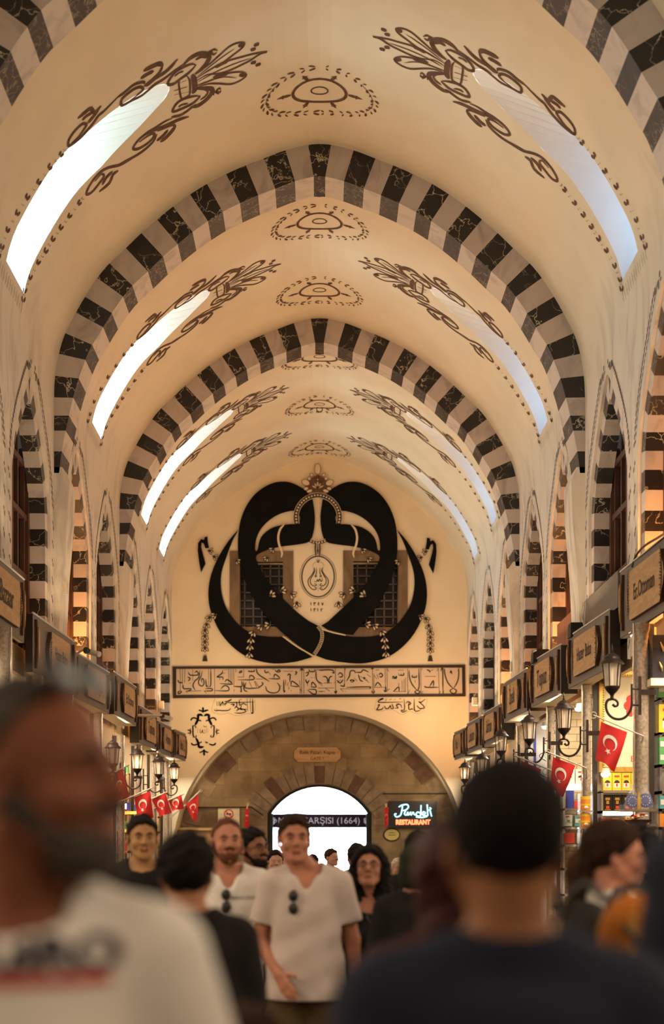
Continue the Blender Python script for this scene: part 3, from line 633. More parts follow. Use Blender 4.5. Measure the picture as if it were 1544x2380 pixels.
for s_ in (-1, 1): dk.add([mu(747+s_*577-14, 1076, .02), mu(747+s_*577+14, 1076, .02), mu(747+s_*577+6, 1046, .02), mu(747+s_*577-6, 1046, .02)], [(0, 1, 2, 3)])
# bead arch, ties and finial
def beads(P, n, r, bandw):
    P = cat_rom(P, 6); S_ = np.r_[0, np.cumsum(np.hypot(*np.diff(P, axis=0).T))]
    cm.ribbon(P, bandw+5, lambda a, b: mu(a, b, .021), 0, False, 1); dk.ribbon(P, bandw, lambda a, b: mu(a, b, .024), 0, False, 1)
    for i in range(n):
        s0 = S_[-1]*(i+.5)/n; x, y = np.interp(s0, S_, P[:, 0]), np.interp(s0, S_, P[:, 1])
        cm.add([mu(x+r*math.cos(t), y+r*math.sin(t), .03) for t in np.linspace(0, 2*math.pi, 9)[:-1]], [tuple(range(8))])
beads(pts("640,372 636,330 650,285 680,250 715,232 747,226 780,232 815,250 845,285 859,330 855,372"), 27, 5, 22)
beads(pts("706,458 725,466 747,469 770,466 790,458"), 6, 4.5, 15); beads(pts("748,896 768,925 768,965 752,1005 730,1040"), 16, 3, 12)
cm.ribbon(pts("578,374 555,400 545,440 550,480 565,520 560,545"), 11, lambda a, b: mu(a, b, .024), 0, True); cm.ribbon([(1494-x, y) for x, y in pts("578,374 555,400 545,440 550,480 565,520 560,545")], 11, lambda a, b: mu(a, b, .024), 0, True)
cm.ribbon(pts("568,948 640,1000 728,1050"), 6, lambda a, b: mu(a, b, .024), 0, False); cm.ribbon(pts("770,912 830,930 890,942"), 6, lambda a, b: mu(a, b, .022), 0, False)
for s_ in (-1, 1): dk.ribbon([(747-s_*9, 475), (747-s_*12, 500), (747-s_*8, 535)], 7, lambda a, b: mu(a, b, .024), 0, False); cm.ribbon([(747-s_*2, 470), (747-s_*1, 500), (747+s_*3, 535)], 8, lambda a, b: mu(a, b, .026), 0, False)
dk.build('dark_outline', 'frame', cal); cm.build('cream_ornament', 'creamp', cal)
f = MB(); g = MB()     # palmette
f.add([mu(*p, .02) for p in ((747, 120), (775, 135), (800, 160), (815, 185), (800, 200), (775, 212), (747, 214), (720, 212), (694, 200), (680, 185), (694, 160), (720, 135))], [tuple(range(12))])
for x, y, ln, wd, an in ((747, 120, 56, 16, -U), (722, 130, 20, 8, -2.2), (772, 130, 20, 8, -.9), (712, 146, 18, 8, -2.6), (782, 146, 18, 8, -.5), (705, 170, 42, 15, -2.7), (789, 170, 42, 15, -.4), (700, 190, 24, 9, 2.9), (794, 190, 24, 9, .2), (720, 200, 30, 8, 2.8), (774, 200, 30, 8, .3), (747, 190, 34, 5, -U), (747, 192, 32, 5, -2.1), (747, 192, 32, 5, -1.05), (747, 192, 34, 5, -2.7), (747, 192, 34, 5, -.45), (747, 152, 12, 4, -U)):
    P = [(x+ln*(.5+.5*math.cos(t))*math.cos(an)-wd*math.sin(t)*math.sin(an), y+ln*(.5+.5*math.cos(t))*math.sin(an)+wd*math.sin(t)*math.cos(an)) for t in np.linspace(0, 2*math.pi, 15)]
    g.add([mu(*p, .026) for p in P[:-1]], [tuple(range(14))], 0); f.ribbon(P, 2.2, lambda a, b: mu(a, b, .03), 0, False, 1)
f.build('finial_ground', 'paint', cal); g.build('finial_leaves', 'creamp', cal)  # brown painted ground and outlines behind the cream leaves
# central oval medallion with its date
med = MB(); el = lambda rx, ry, cx=749, cy=640: [(cx+rx*math.cos(t), cy+ry*math.sin(t)) for t in np.linspace(0, 2*math.pi, 49)]
med.ribbon(el(93, 114), 2, lambda a, b: mu(a, b, -.022), 0, False, 1); med.ribbon(el(83, 104), 6, lambda a, b: mu(a, b, -.022), 0, False, 1)
q6 = lambda x, y: (617.6+x/6.61*2.2057, 44.1+y/6.61*2.2057)
for s_ in (-1, 1):
    c = lambda x, y: q6(396+s_*(x-396), y)
    for P, wd in ((((320, 1640), (330, 1700), (290, 1770), (245, 1830), (245, 1900), (280, 1960), (330, 1990), (370, 1970), (350, 1950), (335, 1975)), 4), (((340, 1650), (345, 1700), (310, 1770), (275, 1830), (280, 1890), (320, 1930), (370, 1920), (350, 1895), (330, 1915)), 4), (((370, 1650), (370, 1720), (360, 1760), (345, 1780), (365, 1790), (372, 1765)), 4), (((300, 1640), (330, 1580), (396, 1560)), 1.2)):
        med.ribbon([c(*p) for p in P], wd, lambda a, b: mu(a, b, -.022), 0, True)
med.ribbon([q6(396, 1890), q6(396, 2010)], 3, lambda a, b: mu(a, b, -.022)); med.ribbon([q6(*p) for p in ((335, 1860), (370, 1865), (385, 1830), (400, 1865), (420, 1820), (435, 1860), (455, 1850), (460, 1800))], 4, lambda a, b: mu(a, b, -.022))
for an in (-.5, 0, .5): med.ribbon([q6(396, 1575), q6(396+60*math.sin(an), 1575-60*math.cos(an))], 6, lambda a, b: mu(a, b, -.022))
dg = {'1': "0,0 3,10 4,40", '3': "0,0 4,12 12,10 16,2 20,12 28,4|4,8 7,22 8,42", '4': "22,2 8,8 18,16 6,28 20,38", '7': "0,2 8,22 13,38 20,18 26,2", '2': "4,4 10,12 22,8 24,0|6,6 10,22 10,42"}
for row, y0 in (("1347", 2180), ("1312", 2272)):
    x = 280
    for ch in row:
        for st in dg[ch].split('|'): med.ribbon([q6(x+a*1.25, y0+b*1.25) for a, b in pts(st)], 3.6, lambda a, b: mu(a, b, -.022), 0, True)
        x += 60 if ch != '1' else 45
med.build('oval_medallion', 'green', cal)

# ---- framed inscription
ins = empty('inscription', (0, 0, 0), 'long framed band of dark angular script below the black calligraphy', 'inscription')
fr0 = [((x-VX)*PXM, EYE+(VY-y)*PXM) for x, y in ((402, 1550), (1081, 1546), (1082, 1619), (403, 1623))]; fr1 = [((x-VX)*PXM, EYE+(VY-y)*PXM) for x, y in ((410, 1555), (1074, 1552), (1075, 1613), (410, 1616))]
b = MB(); b.prism(fr0, YEND-.04, YEND-.005, lambda u, v, w_: (u, w_, v), 0, holes=[fr1]); b.build('frame', 'frame', ins)
b = MB(); b.prism(fr1, YEND-.012, YEND-.004, lambda u, v, w_: (u, w_, v)); b.build('panel', 'panelc', ins)
def fl(ox): return lambda a, b: ((ox+a/4.411-VX)*PXM, YEND-.018, EYE+(VY-1540-b/4.411)*PXM)
b = MB()
LS = "85,70 85,295|85,290 62,305 72,320 98,302 85,288|58,178 78,207 112,203|108,65 108,260|133,62 130,205|120,230 120,268 190,268 188,285 140,298|140,296 160,310|150,296 300,290|165,95 190,130 268,126 255,88 232,108|213,72 213,187|158,148 187,163 165,192|175,213 190,213|285,80 276,150 235,190 216,240 240,285|310,85 300,140 275,185 278,225 310,242 330,212 318,165 302,180 312,212|345,165 355,248 365,235|375,60 375,262|398,62 398,225 382,250|330,292 408,290 408,268 340,268|330,292 355,318|436,62 438,325|440,288 575,290 575,248 535,238 498,275|522,78 512,112 480,135 462,150 520,150 522,180|490,150 490,180|535,75 550,75|558,75 570,75|500,110 545,110|580,60 580,225|598,60 598,225|615,60 615,225|490,215 620,222 565,175 545,200|632,60 636,255|655,62 655,100|690,95 712,85 712,100 692,105 692,92|735,60 735,150|635,245 715,245 715,190|640,275 635,300|705,240 712,300 700,290|675,178 835,175 830,140 800,135 795,165|675,150 740,150|790,80 790,92 842,92 842,72|815,78 815,92|735,195 740,280 775,298|760,200 755,262 890,262|790,195 820,255|845,195 870,255|860,170 935,170|900,262 850,190|880,262 932,225 920,200|865,60 885,120 1000,195|990,165 1105,165 1055,120 1045,160|960,240 975,290 1030,312 1090,298 1105,245 1075,205|1030,75 1050,65|1055,75 1075,95 1095,75 1110,90 1080,105|950,75 960,105 990,95|985,90 1010,125|1140,90 1240,90|1190,110 1225,130|1180,135 1210,120 1208,200|1260,95 1280,100 1262,130|1145,175 1148,300 1160,285|1165,175 1165,235|1115,240 1125,240|1190,205 1185,240|1195,250 1200,275|1220,285 1225,295|1215,240 1300,245 1230,190 1220,240|1310,185 1315,320|1330,62 1330,322|1352,62 1352,322|1315,85 1330,62 1345,85|1315,270 1330,300|1365,110 1400,100 1390,130 1370,140|1410,70 1410,92 1460,92 1460,70|1435,75 1435,92|1425,155 1440,155|1455,155 1465,155|1370,170 1385,210 1410,180|1390,200 1390,240|1420,250 1480,250 1440,200 1430,245|1470,75 1544,75|1475,80 1485,180 1544,220|1390,280 1440,320 1475,320 1475,280 1400,275|1500,295 1544,300"
RS = "0,75 30,80 80,75 150,80 160,110 140,100|45,145 75,145 95,170 95,215|145,140 120,150 110,175 110,215|55,210 140,210|0,210 45,240|70,262 120,295|0,262 165,262|0,295 70,295|175,60 178,315|160,205 175,205|165,290 180,315 190,285|200,130 225,105 250,130 235,150 210,145|190,180 225,210 255,175|195,210 230,175|225,235 262,245 265,220|270,60 270,250|285,80 272,60|285,255 525,250 525,265|225,270 545,270|225,270 260,300|280,290 275,300|290,190 320,140 330,90 370,85 380,110|380,100 440,100 460,75 520,100|340,200 330,180 370,185 340,205|370,160 400,190|410,120 430,180 460,195|460,150 480,160 465,170|490,170 520,210|500,120 540,150|430,140 500,190|555,60 558,300|570,110 570,300|545,70 555,55 565,70|545,290 565,315 580,290|590,80 625,75|575,130 600,170|600,120 620,170|620,130 640,110 660,130 645,150 625,140|575,255 690,255|580,248 610,205 650,248|685,60 690,255|670,280 690,300 690,240|705,60 708,300|725,95 705,60|685,250 700,300|700,290 735,270|760,160 770,140 785,160 800,140 800,162 755,162|820,80 875,80|825,130 875,130 875,105|825,105 825,130|850,108 850,128|860,185 860,290|880,170 880,300|895,155 895,300|770,298 900,298|770,298 825,250 828,300|825,210 825,250|915,60 918,325|930,75 935,150 960,220 1015,290|1030,60 1035,240 1015,290|1015,285 990,302 1018,320 1045,300 1015,285|965,125 965,150 1005,150 1005,130|985,132 985,150|990,180 995,210|1050,60 1055,320|1065,75 1052,60|940,280 918,325|1060,320 1078,290|1110,75 1140,85 1145,105|1180,75 1150,85|1095,143 1205,143|1090,240 1110,255 1230,255|1140,250 1180,185 1180,250|1232,60 1240,325|1215,90 1232,60|1255,90 1275,60 1278,325|1250,290 1242,325|1290,285 1278,325|1290,60 1300,130 1330,210 1385,270|1440,60 1440,130 1425,200 1385,270|1385,265 1350,290 1388,320 1418,290 1385,265|1350,110 1362,85 1368,120|1300,85 1290,60|1430,90 1440,60"
for src, ox in ((LS, 400), (RS, 740)):
    for st in src.split('|'): b.ribbon(pts(st), 12.5, fl(ox), 0, True, 3)
b.build('script', 'green', ins)
# cursive captions and the small cartouche
for nm, lab, src, ox, out in (('caption', 'small cursive caption with a numeral at the left under the framed inscription', "458,400 462,445|475,400 478,445|490,395 495,445 520,400 525,445|540,400 555,400 555,425 540,420 545,445|430,480 450,495 480,490 520,495 580,490 605,465|450,470 470,490|580,400 610,380 570,410 845,405|600,430 640,430 620,450|660,400 665,440 640,470|690,380 695,440 730,420 770,440|770,370 775,500|800,370 805,500|825,370 828,515 810,510|640,515 700,520 760,500 700,470 680,490|715,440 700,480 740,480 770,480|650,450 680,470 660,500|700,375 715,385", 400, "440,370 420,430 410,500 460,525 520,530 580,520 640,540 700,545 760,525 830,525 852,470 848,370"),
                         ('caption', 'small cursive caption at the right under the framed inscription', "615,405 640,375 670,370 615,408 870,405|700,370 690,400|730,385 750,375|780,385 790,375|830,375 850,370|605,440 630,430 615,460 600,485 650,480 670,455|680,440 690,470 720,470 740,440 745,470|755,420 770,470 740,470|780,470 820,465 800,440 840,430 860,470|880,370 885,480 850,490 870,510 910,490|900,420 920,400 950,420 920,440|930,400 930,480 970,470|985,370 985,470 1000,500 1050,490|1010,440 1040,470 1080,470|1100,375 1050,410 1030,400 1075,440 1085,465 1040,480|960,480 990,490|1030,380 1050,365|800,425 830,420", 740, "620,360 590,410 580,480 640,500 700,485 780,490 830,525 880,530 930,500 1000,520 1060,510 1110,430 1115,370")):
    b = MB()
    for st in src.split('|'): b.ribbon(pts(st), 9.5, fl(ox), 0, True, 3)
    b.ribbon(pts(out), 1.6, fl(ox), 0, False, 3)
    tag(b.build(nm, 'ink'), lab, 'inscription')
b = MB(); cx = 735
def ca(x, y): return ((430+x/17.16-VX)*PXM, YEND-.012, EYE+(VY-1640-y/17.16)*PXM)
for st, wd in (("720,60 725,180 720,290", 62), ("545,185 620,195 700,250", 40), ("890,175 820,195 740,250", 40), ("720,420 640,370 530,380 530,480 500,600 440,720 400,790", 75), ("500,570 440,510 330,490 250,560 265,600", 45), ("540,600 600,590 650,630", 40), ("400,800 320,820 320,950 325,1150 350,1230 420,1270", 42), ("300,780 330,830", 30), ("400,820 440,850 430,900", 28), ("430,1180 460,1220 430,1270", 28), ("310,1290 350,1240", 30), ("430,1280 500,1400 540,1520 560,1640 640,1660 760,1640", 75), ("530,1520 440,1560 340,1570 270,1520 290,1480", 45), ("560,1470 620,1480 670,1430", 36), ("760,1740 765,1860 770,2000", 60), ("750,1780 660,1850 580,1870", 38), ("780,1790 860,1850 940,1860", 38), ("100,980 200,1000 260,1040", 26), ("100,1110 200,1090 260,1050", 26), ("210,910 220,1000 210,1180", 26), ("130,940 230,1030", 22)):
    P = pts(st); b.ribbon(P, wd*1.3, ca, 0, True, 3)
    if len(set(p[0] > 700 for p in P)) == 1 and not P[0][0] > 700 or st.startswith("720,420"): b.ribbon([(2*cx+15-x, y) for x, y in P], wd*1.3, ca, 0, True, 3)
for st in ("515,880 515,1090", "600,920 620,1080 680,1060 700,960 720,1080 800,1100", "790,940 800,1090", "850,890 855,1100", "910,890 915,1100", "740,800 800,850 880,820", "750,970 770,1000"): b.ribbon(pts(st), 24, ca, 0, True, 3)
tag(b.build('cartouche', 'ink'), 'black scrolled cartouche with a short word at the left spring of the wide arch', 'cartouche')

# ------------------------------------------------------------------ shop fascias
def fascia(side, yn, xn, yf, xf, z0, z1, label, texts, plq=(.30, .72), extra=True):
    wall = 3.19; z0 += EYE; z1 += EYE
    e = empty('shop_fascia', (side*(xn+xf)/2, (yn+yf)/2, z0), label, 'shop front', 'taupe fascia boards along the shops'); bx, by = e.location.x, e.location.y
    P = [(side*xn-bx, yn-by), (side*xf-bx, yf-by), (side*wall-bx, yf-by), (side*wall-bx, yn-by)]; h = z1-z0
    b = MB(); vs = [(p[0], p[1], 0) for p in P]+[(p[0], p[1], h) for p in P]
    b.add(vs, [(0, 1, 5, 4)], 0); b.add(vs, [(2, 3, 7, 6), (1, 2, 6, 5)], 1); b.add(vs, [(4, 5, 6, 7)], 1); b.build('board', ['grey', 'dark'], e)
    b = MB(); b.add(vs, [(3, 0, 4, 7)], 0); b.build('end_panel', 'dark', e)
    b = MB(); q = [(p[0], p[1], -.004) for p in P]; b.add(q, [(0, 1, 2, 3)]); b.build('soffit', 'soffit', e)
    b = MB(); b.tube([(P[0][0], P[0][1], h+.01), (P[1][0], P[1][1], h+.01)], .012, 5); b.build('edge_strip', 'whitep', e)
    d = Vector((P[1][0]-P[0][0], P[1][1]-P[0][1], 0)); L_ = d.length; d.normalize(); n = Vector((-side, 0, 0)); n = (n-d*n.dot(d)).normalized()
    O = Vector((side*xn, yn, z0))
    def fn(u, v, w_=0): p = O+d*u+n*w_; return (p.x, p.y, z0+v)
    # the wooden name plaque
    a, c = plq[0]*L_, plq[1]*L_; cx = (a+c)/2; wd = c-a; hh = h*.72; cz = h*.5
    out = [(-.5, -.36), (-.46, -.5), (.46, -.5), (.5, -.36), (.55, -.2), (.58, 0), (.55, .2), (.5, .36), (.46, .5), (-.46, .5), (-.5, .36), (-.55, .2), (-.58, 0), (-.55, -.2)]
    s_ = empty('shop_sign', fn(cx, cz), texts[1], 'sign', texts[2] if len(texts) > 2 else None)
    loc = Vector(fn(cx, cz))
    f2 = lambda u, v, w_=0: tuple(Vector(fn(cx+u, cz+v, w_))-loc)
    b = MB(); b.prism([(u*wd, v*hh) for u, v in out], .0, .045, lambda u, v, w_: f2(u, v, w_), 0, 1); b.build('plaque', ['wood', 'woodd'], s_)
    b = MB(); sg = -1 if side > 0 else 1
    put_text(b, texts[0], min(.24, wd*1.5/max(4, len(texts[0]))), lambda u, v: f2(sg*u, v*1.3, .05), 0, .9, 0, .002); b.build('lettering', 'burn', s_)
    b = MB(); rnd = random.Random(int(yn*10))
    for q_ in (-1, 1):
        for i in range(16):
            t = i/15-.5; b.ribbon([(q_*wd*(.47+rnd.uniform(0, .03)), t*hh*.9), (q_*wd*(.50+.04*math.cos(t*3)), t*hh*.9+.02), (q_*wd*(.485+rnd.uniform(-.03, .02)), t*hh*.9+.045)], .018, lambda u, v: f2(u, v, .051), 0, True, 2)
    b.build('carved_scroll', 'burn', s_)
    if extra:
        for u, nf in ((.06, 'near'), (.95, 'far')):
            m_ = MB(); q0 = Vector(fn(u*L_, h*.5)); f3 = lambda a_, v_, w_: tuple(Vector(fn(u*L_+a_, h*.5+v_, w_))-q0)
            m_.prism([(-.05, -h*.42), (.0, -h*.42), (.03, -h*.1), (.03, h*.1), (.0, h*.42), (-.05, h*.42), (-.03, 0)], .0, .03, f3); m_.prism([(-.02, -h*.3), (.02, -h*.1), (.02, h*.2), (-.02, h*.3)], .03, .045, f3, 1)
            tag(m_.build('number_plaque', ['woodd', 'wood'], loc=tuple(q0)), 'narrow wooden plaque, %s end of the %s' % (nf, label.split(',')[0]), 'plaque', 'narrow wooden plaques at the ends of the fascias')
    return e
FR = [(1, 11.9, 3.22, 14.4, 3.13, 2.2, 2.88, 'highest taupe fascia on the right, over the nearest shop', ('Er.Ottoman', 'wooden shop sign reading Er.Ottoman, highest on the right'), (.34, .80)),
      (1, 14.67, 3.08, 16.6, 2.985, 1.93, 2.54, 'second taupe fascia on the right, under the loudspeaker', ('Hazer Baba', 'wooden shop sign reading Hazer Baba on the right side'), (.22, .78)),
      (1, 17.1, 2.985, 18.76, 2.87, 1.93, 2.53, 'third taupe fascia from the right edge', ('Topuz', 'wooden shop sign with a short name, third from the right edge'), (.24, .78)),
      (1, 19.2, 2.88, 21.0, 2.80, 1.93, 2.51, 'fourth taupe fascia from the right edge', ('İpek', 'wooden shop sign, fourth from the right edge'), (.26, .73)),
      (1, 22.6, 2.97, 24.2, 2.88, 1.8, 2.38, 'fifth taupe fascia from the right edge', ('Safran', 'wooden shop sign, fifth from the right edge'), (.25, .85)),
      (1, 24.4, 2.87, 26.1, 2.78, 1.8, 2.36, 'sixth taupe fascia from the right edge', ('Lokum', 'wooden shop sign, sixth from the right edge'), (.25, .8)),
      (1, 26.6, 2.8, 27.8, 2.71, 1.8, 2.34, 'last taupe fascia on the right, nearest the gate', ('No 1', 'small wooden shop sign nearest the gate on the right'), (.2, .8)),
      (-1, 12.2, 3.18, 14.7, 3.14, 2.2, 2.86, 'highest taupe fascia at the left edge', ('Bazaar', 'wooden shop sign cut by the left edge'), (.38, .86)),
      (-1, 15.0, 3.11, 17.1, 3.03, 1.93, 2.56, 'second taupe fascia on the left, behind the bearded man', ('Hazer Baba', 'wooden shop sign reading Hazer Baba on the left side'), (.32, .80)),
      (-1, 17.5, 3.10, 19.6, 2.98, 1.93, 2.50, 'third taupe fascia on the left, under the camera', ('Arifoğlu', 'wooden shop sign, third from the left edge'), (.25, .8)),
      (-1, 19.86, 2.95, 21.8, 2.89, 1.95, 2.55, 'fourth taupe fascia from the left edge', ('Er.Ottoman', 'wooden shop sign, fourth from the left edge'), (.3, .82)),
      (-1, 23.25, 3.03, 25.0, 2.95, 1.8, 2.42, 'fifth taupe fascia from the left edge', ('Topkapı', 'wooden shop sign, fifth from the left edge'), (.25, .85)),
      (-1, 25.4, 2.96, 26.8, 2.87, 1.8, 2.36, 'sixth taupe fascia from the left edge', ('Akasya', 'wooden shop sign, sixth from the left edge'), (.25, .85)),
      (-1, 26.95, 2.83, 28.1, 2.72, 1.8, 2.34, 'last taupe fascia on the left, nearest the gate', ('No 2', 'small wooden shop sign nearest the gate on the left'), (.2, .8))]
for a in FR: fascia(*a)
# boards standing above the fascias
for px0, px1, z0, z1, X, m, lab in ((1362, 1440, 2.56, 2.95, 3.165, 'grey', 'tall taupe board above the second right fascia'), (1298, 1345, 2.56, 2.98, 3.165, 'woodr', 'reddish wooden board above the third right fascia'), (1214, 1236, 2.54, 2.72, 3.165, 'woodr', 'reddish wooden board above the fourth right fascia')):
    ya, yb = X*FP/(px0-VX), X*FP/(px1-VX); b = MB(); b.box((X, (ya+yb)/2, EYE+(z0+z1)/2), (.03, ya-yb, z1-z0)); tag(b.build('board', m), lab, 'board')
def lbox(name, px, py, Y, w_, h_, d_, m, lab, cat, group=None):
    x, y, z = at(px, py, Y); b = MB(); b.box((0, 0, 0), (w_, d_, h_), 0, 0, .94); b.box((0, -d_*.4, 0), (w_*.8, d_*.3, h_*.8), 1); o = b.build(name, m, loc=(x, y, z)); tag(o, lab, cat, group); return o
lbox('loudspeaker', 1340, 1466, 16.45, .17, .17, .2, ['blackbox', 'dark'], 'black loudspeaker box on top of the second right fascia', 'loudspeaker')
lbox('loudspeaker', 1256, 1526, 18.5, .22, .17, .2, ['blackbox', 'dark'], 'black loudspeaker box on top of the third right fascia, the farther one', 'loudspeaker')
for px, py, Y, lab in ((1352, 1358, 16.9, 'white wall box on the right pier above the second fascia'), (1194, 1550, 22.5, 'white wall box on the right pier above the fourth fascia'), (1104, 1630, 27.4, 'small white wall box on the right pier near the end wall'), (147, 1366, 16.9, 'white floodlight box on the left pier above the second fascia'), (286, 1578, 22.4, 'white wall box on the left pier above the third fascia'), (375, 1639, 27.5, 'small white wall box on the left pier near the end wall')):
    lbox('wall_box', px, py, Y, .105, .16, .12, ['whitep', 'creamp'], lab, 'wall box')
def camera_thing(px, py, Y, lab, s_=1):
    x, y, z = at(px, py, Y); e = empty('security_camera', (x, y, z), lab, 'security camera')
    b = MB(); b.tube([(-.30*s_, .25, -.02), (-.13*s_, .1, .05), (-.05*s_, 0, .04)], .014, 6); b.build('bracket', 'whitep', e)
    b = MB(); b.tube([(-.06*s_, .02, .03), (.12*s_, -.10, -.03)], .036, 10); b.build('housing', 'whitep', e)
    b = MB(); b.tube([(-.06*s_, -.03, .03), (-.02*s_, -.07, .02)], [.045, .03], 10); b.build('lens', 'blackbox', e)
camera_thing(212, 1518, 17.3, 'white security camera on the end of the second left fascia')
camera_thing(384, 1668, 23.2, 'white security camera on a long arm above the fifth left fascia')
b = MB(); p0 = at(322, 1663, 23.2); p1 = at(378, 1662, 23.2); b.box(((p0[0]+p1[0])/2, 23.2, p0[2]), (p1[0]-p0[0], .2, .035)); tag(b.build('camera_arm', 'whitep'), 'long white bracket arm holding a security camera on the left', 'bracket')
b = MB()
b.tube(cat_rom([at(1470, 1318, 13.9), at(1480, 1290, 13.8), at(1500, 1268, 13.6), at(1530, 1250, 13.3), at(1560, 1230, 13.0)], 5), .012, 5)
tag(b.build('cable', 'cable'), 'black cable looping over the highest right fascia', 'cable')
b = MB()
for q in range(3): b.tube(cat_rom([at(1356+q*3, 1400, 16.3), at(1352+q*4, 1425+q*8, 16.2), at(1358+q*2, 1455, 16.2)], 5), .006, 4)
tag(b.build('cable', 'whitep'), 'pale wires hanging beside the black loudspeaker', 'cable')

# ------------------------------------------------------------------ lights of the place and added fill
UPC = (1, .73, .44)
for s_ in (-1, 1):
    for y in (1.5, 4.5, 7.5, 10.3, 13.2, 15.8, 18.0, 20.4, 23.4, 25.7, 27.6):
        area('uplight', (s_*2.84, y, EYE+2.95 if y < 14.5 else EYE+2.62), (0, math.pi-s_*.5, 0), .12, 1.3, K_UP*(1.5 if y > 23 else 1), UPC)
for s_ in (-1, 1):
    area('end_wall_fill', (s_*2.2, 28.3, EYE+2.5), (2.2, 0, -s_*.25), .15, 1.0, 22, (1, .70, .40)); area('arch_fill', (s_*2.6, 30.75, EYE+1.2), (2.3, 0, s_*.9), .3, .3, 5, (1, .78, .5))  # added fill lights that brighten the end wall and the gate stonework
for s_, y, p in ((-1, 18.32, 16), (-1, 15.42, 2), (-1, 20.88, 5), (-1, 26.3, 6), (-1, 23.72, 4), (1, 12.87, 18), (1, 18.32, 16), (1, 20.88, 6), (1, 23.72, 14), (1, 28.9, 12)):
    point('arch_floodlight', (s_*3.30, y+.1, EYE+2.66), p*(6 if p > 12 else 2.5), (1, .38, .10), .05)

# ------------------------------------------------------------------ shops under the fascias
PR = [.2, 2.9, 5.6, 8.3, 10.95, 13.6, 16.35, 18.85, 21.7, 24.4, 26.5, 28.6]
PL = [.2, 2.9, 5.6, 8.3, 10.9, 13.85, 15.5, 17.4, 19.7, 21.9, 24.0, 26.2, 28.4]
mb = MB(); mbl = MB()
for s_, b in ((1, mb), (-1, mbl)):
    b.box((s_*5.3, 12, 2.2), (.15, 36, 4.4), 0); b.box((s_*4.32, 12, 3.86), (1.9, 36, .08), 0); b.box((s_*3.36, 12, 3.72), (.06, 36, .3), 0)
    b.box((s_*4.3, 30.4, 2.2), (2.0, .15, 4.4), 0)
    b.box((s_*4.4, 12, 4.9), (.1, 37, 5.3), 0)      # unseen wall added behind the arch windows to block sky light
for b, nm in ((mb, 'wall_shops_right'), (mbl, 'wall_shops_left')): struct(b.build(nm, 'creamp'), 'back walls and ceilings of the shops')
mb = MB(); mb.box((0, -5.3, 5), (12, .15, 10)); struct(mb.build('wall_behind', 'plaster'), 'rest of the hall behind the viewer')
def shopwall(s_, Y, m, i):
    b = MB(); b.box((s_*4.24, Y, 1.91), (1.95, .05, 3.82)); struct(b.build('wall_partition_%d' % i, m), 'partition wall between two shops')
rnd = random.Random(3)
for i, Y in enumerate(PR): shopwall(1, Y+.1, {7: 'whitebrick', 8: 'tile'}.get(i, 'creamp'), i+1)
for i, Y in enumerate(PL): shopwall(-1, Y+.1, 'creamp', i+21)
def column(s_, Y, zt, n):
    if Y < 12: return
    r_ = .066 if Y < 14.5 else .046
    e = empty('stone_column', (s_*3.12, Y-.2, 0), ('speckled stone column with a steel edge between the shops, %s' % n), 'column')
    b = MB(); b.lathe([(r_*1.2, 0), (r_*1.2, .3), (r_*1.02, .34), (r_, zt-.1), (r_*1.2, zt-.06), (r_*1.2, zt)], seg=14); b.build('shaft', 'column', e, 'auto')
    b = MB(); b.tube([(-s_*r_*1.25, -.02, 0), (-s_*r_*1.25, -.02, zt)], .010, 8); b.build('steel_pipe', 'chrome', e)
    b = MB(); b.box((s_*.10, .04, zt/2), (.05, .06, zt)); b.build('shutter_rail', 'dsteel', e)
ORD = ['first', 'second', 'third', 'fourth', 'fifth', 'sixth', 'seventh', 'eighth', 'ninth']
ords = [o+' from the viewer' for o in ORD]
PACKN = {'orange': 'orange', 'pred': 'red', 'whitec': 'white', 'yellow': 'yellow', 'teal': 'teal', 'greenc': 'green', 'blue': 'blue', 'creamp': 'cream'}
zb = lambda Y: EYE+(2.19 if Y < 14.5 else 1.92 if Y < 21.9 else 1.79)
for i, Y in enumerate([q for q in PR if q > 12]): column(1, Y, zb(Y), 'right row, '+ords[i])
for i, Y in enumerate([q for q in PL if q > 12]): column(-1, Y, zb(Y), 'left row, '+ords[i])
def shopbox(name, x, y, z, w_, d_, h_, mats, lab, cat, group=None, deco=0, parent=None):
    e = empty(name, (x, y, z), lab, cat, group)
    b = MB(); b.box((0, 0, h_/2), (w_, d_, h_), 0); b.build('carton', mats[0], e)
    b = MB(); yy = -d_/2-.002
    if deco == 1:      # tea carton: red word band, arched badge and pale cup
        b.box((0, yy, h_*.80), (w_*.55, .003, h_*.09), 0); b.prism([(w_*.3*math.cos(t), h_*.42+h_*.16*math.sin(t)) for t in np.linspace(0, math.pi, 9)], yy-.001, yy, lambda u, v, w2: (u, w2, v), 1); b.box((0, yy, h_*.27), (w_*.62, .003, h_*.26), 2); b.box((0, yy-.002, h_*.30), (w_*.18, .003, h_*.16), 0)
        b.build('printed_front', ['pred', 'woodd', 'whitec'], e)
    elif deco == 2:
        b.box((0, yy, h_*.72), (w_*.5, .003, h_*.16), 0); b.box((0, yy, h_*.5), (w_*.3, .003, h_*.2), 0); b.box((0, yy, h_*.2), (w_*.35, .003, h_*.18), 1); b.box((0, yy, h_*.05), (w_*.6, .003, h_*.05), 0)
        b.build('printed_front', ['gold', 'pred'], e)
    elif deco == 3:
        b.box((0, yy, h_*.5), (w_*.9, .003, h_*.4), 0); b.box((w_*.1, yy-.002, h_*.45), (w_*.3, .003, h_*.2), 1); b.box((0, yy, h_*.85), (w_*.4, .003, h_*.1), 2); b.build('printed_front', ['whitec', 'greenc', 'pred'], e)
    return e
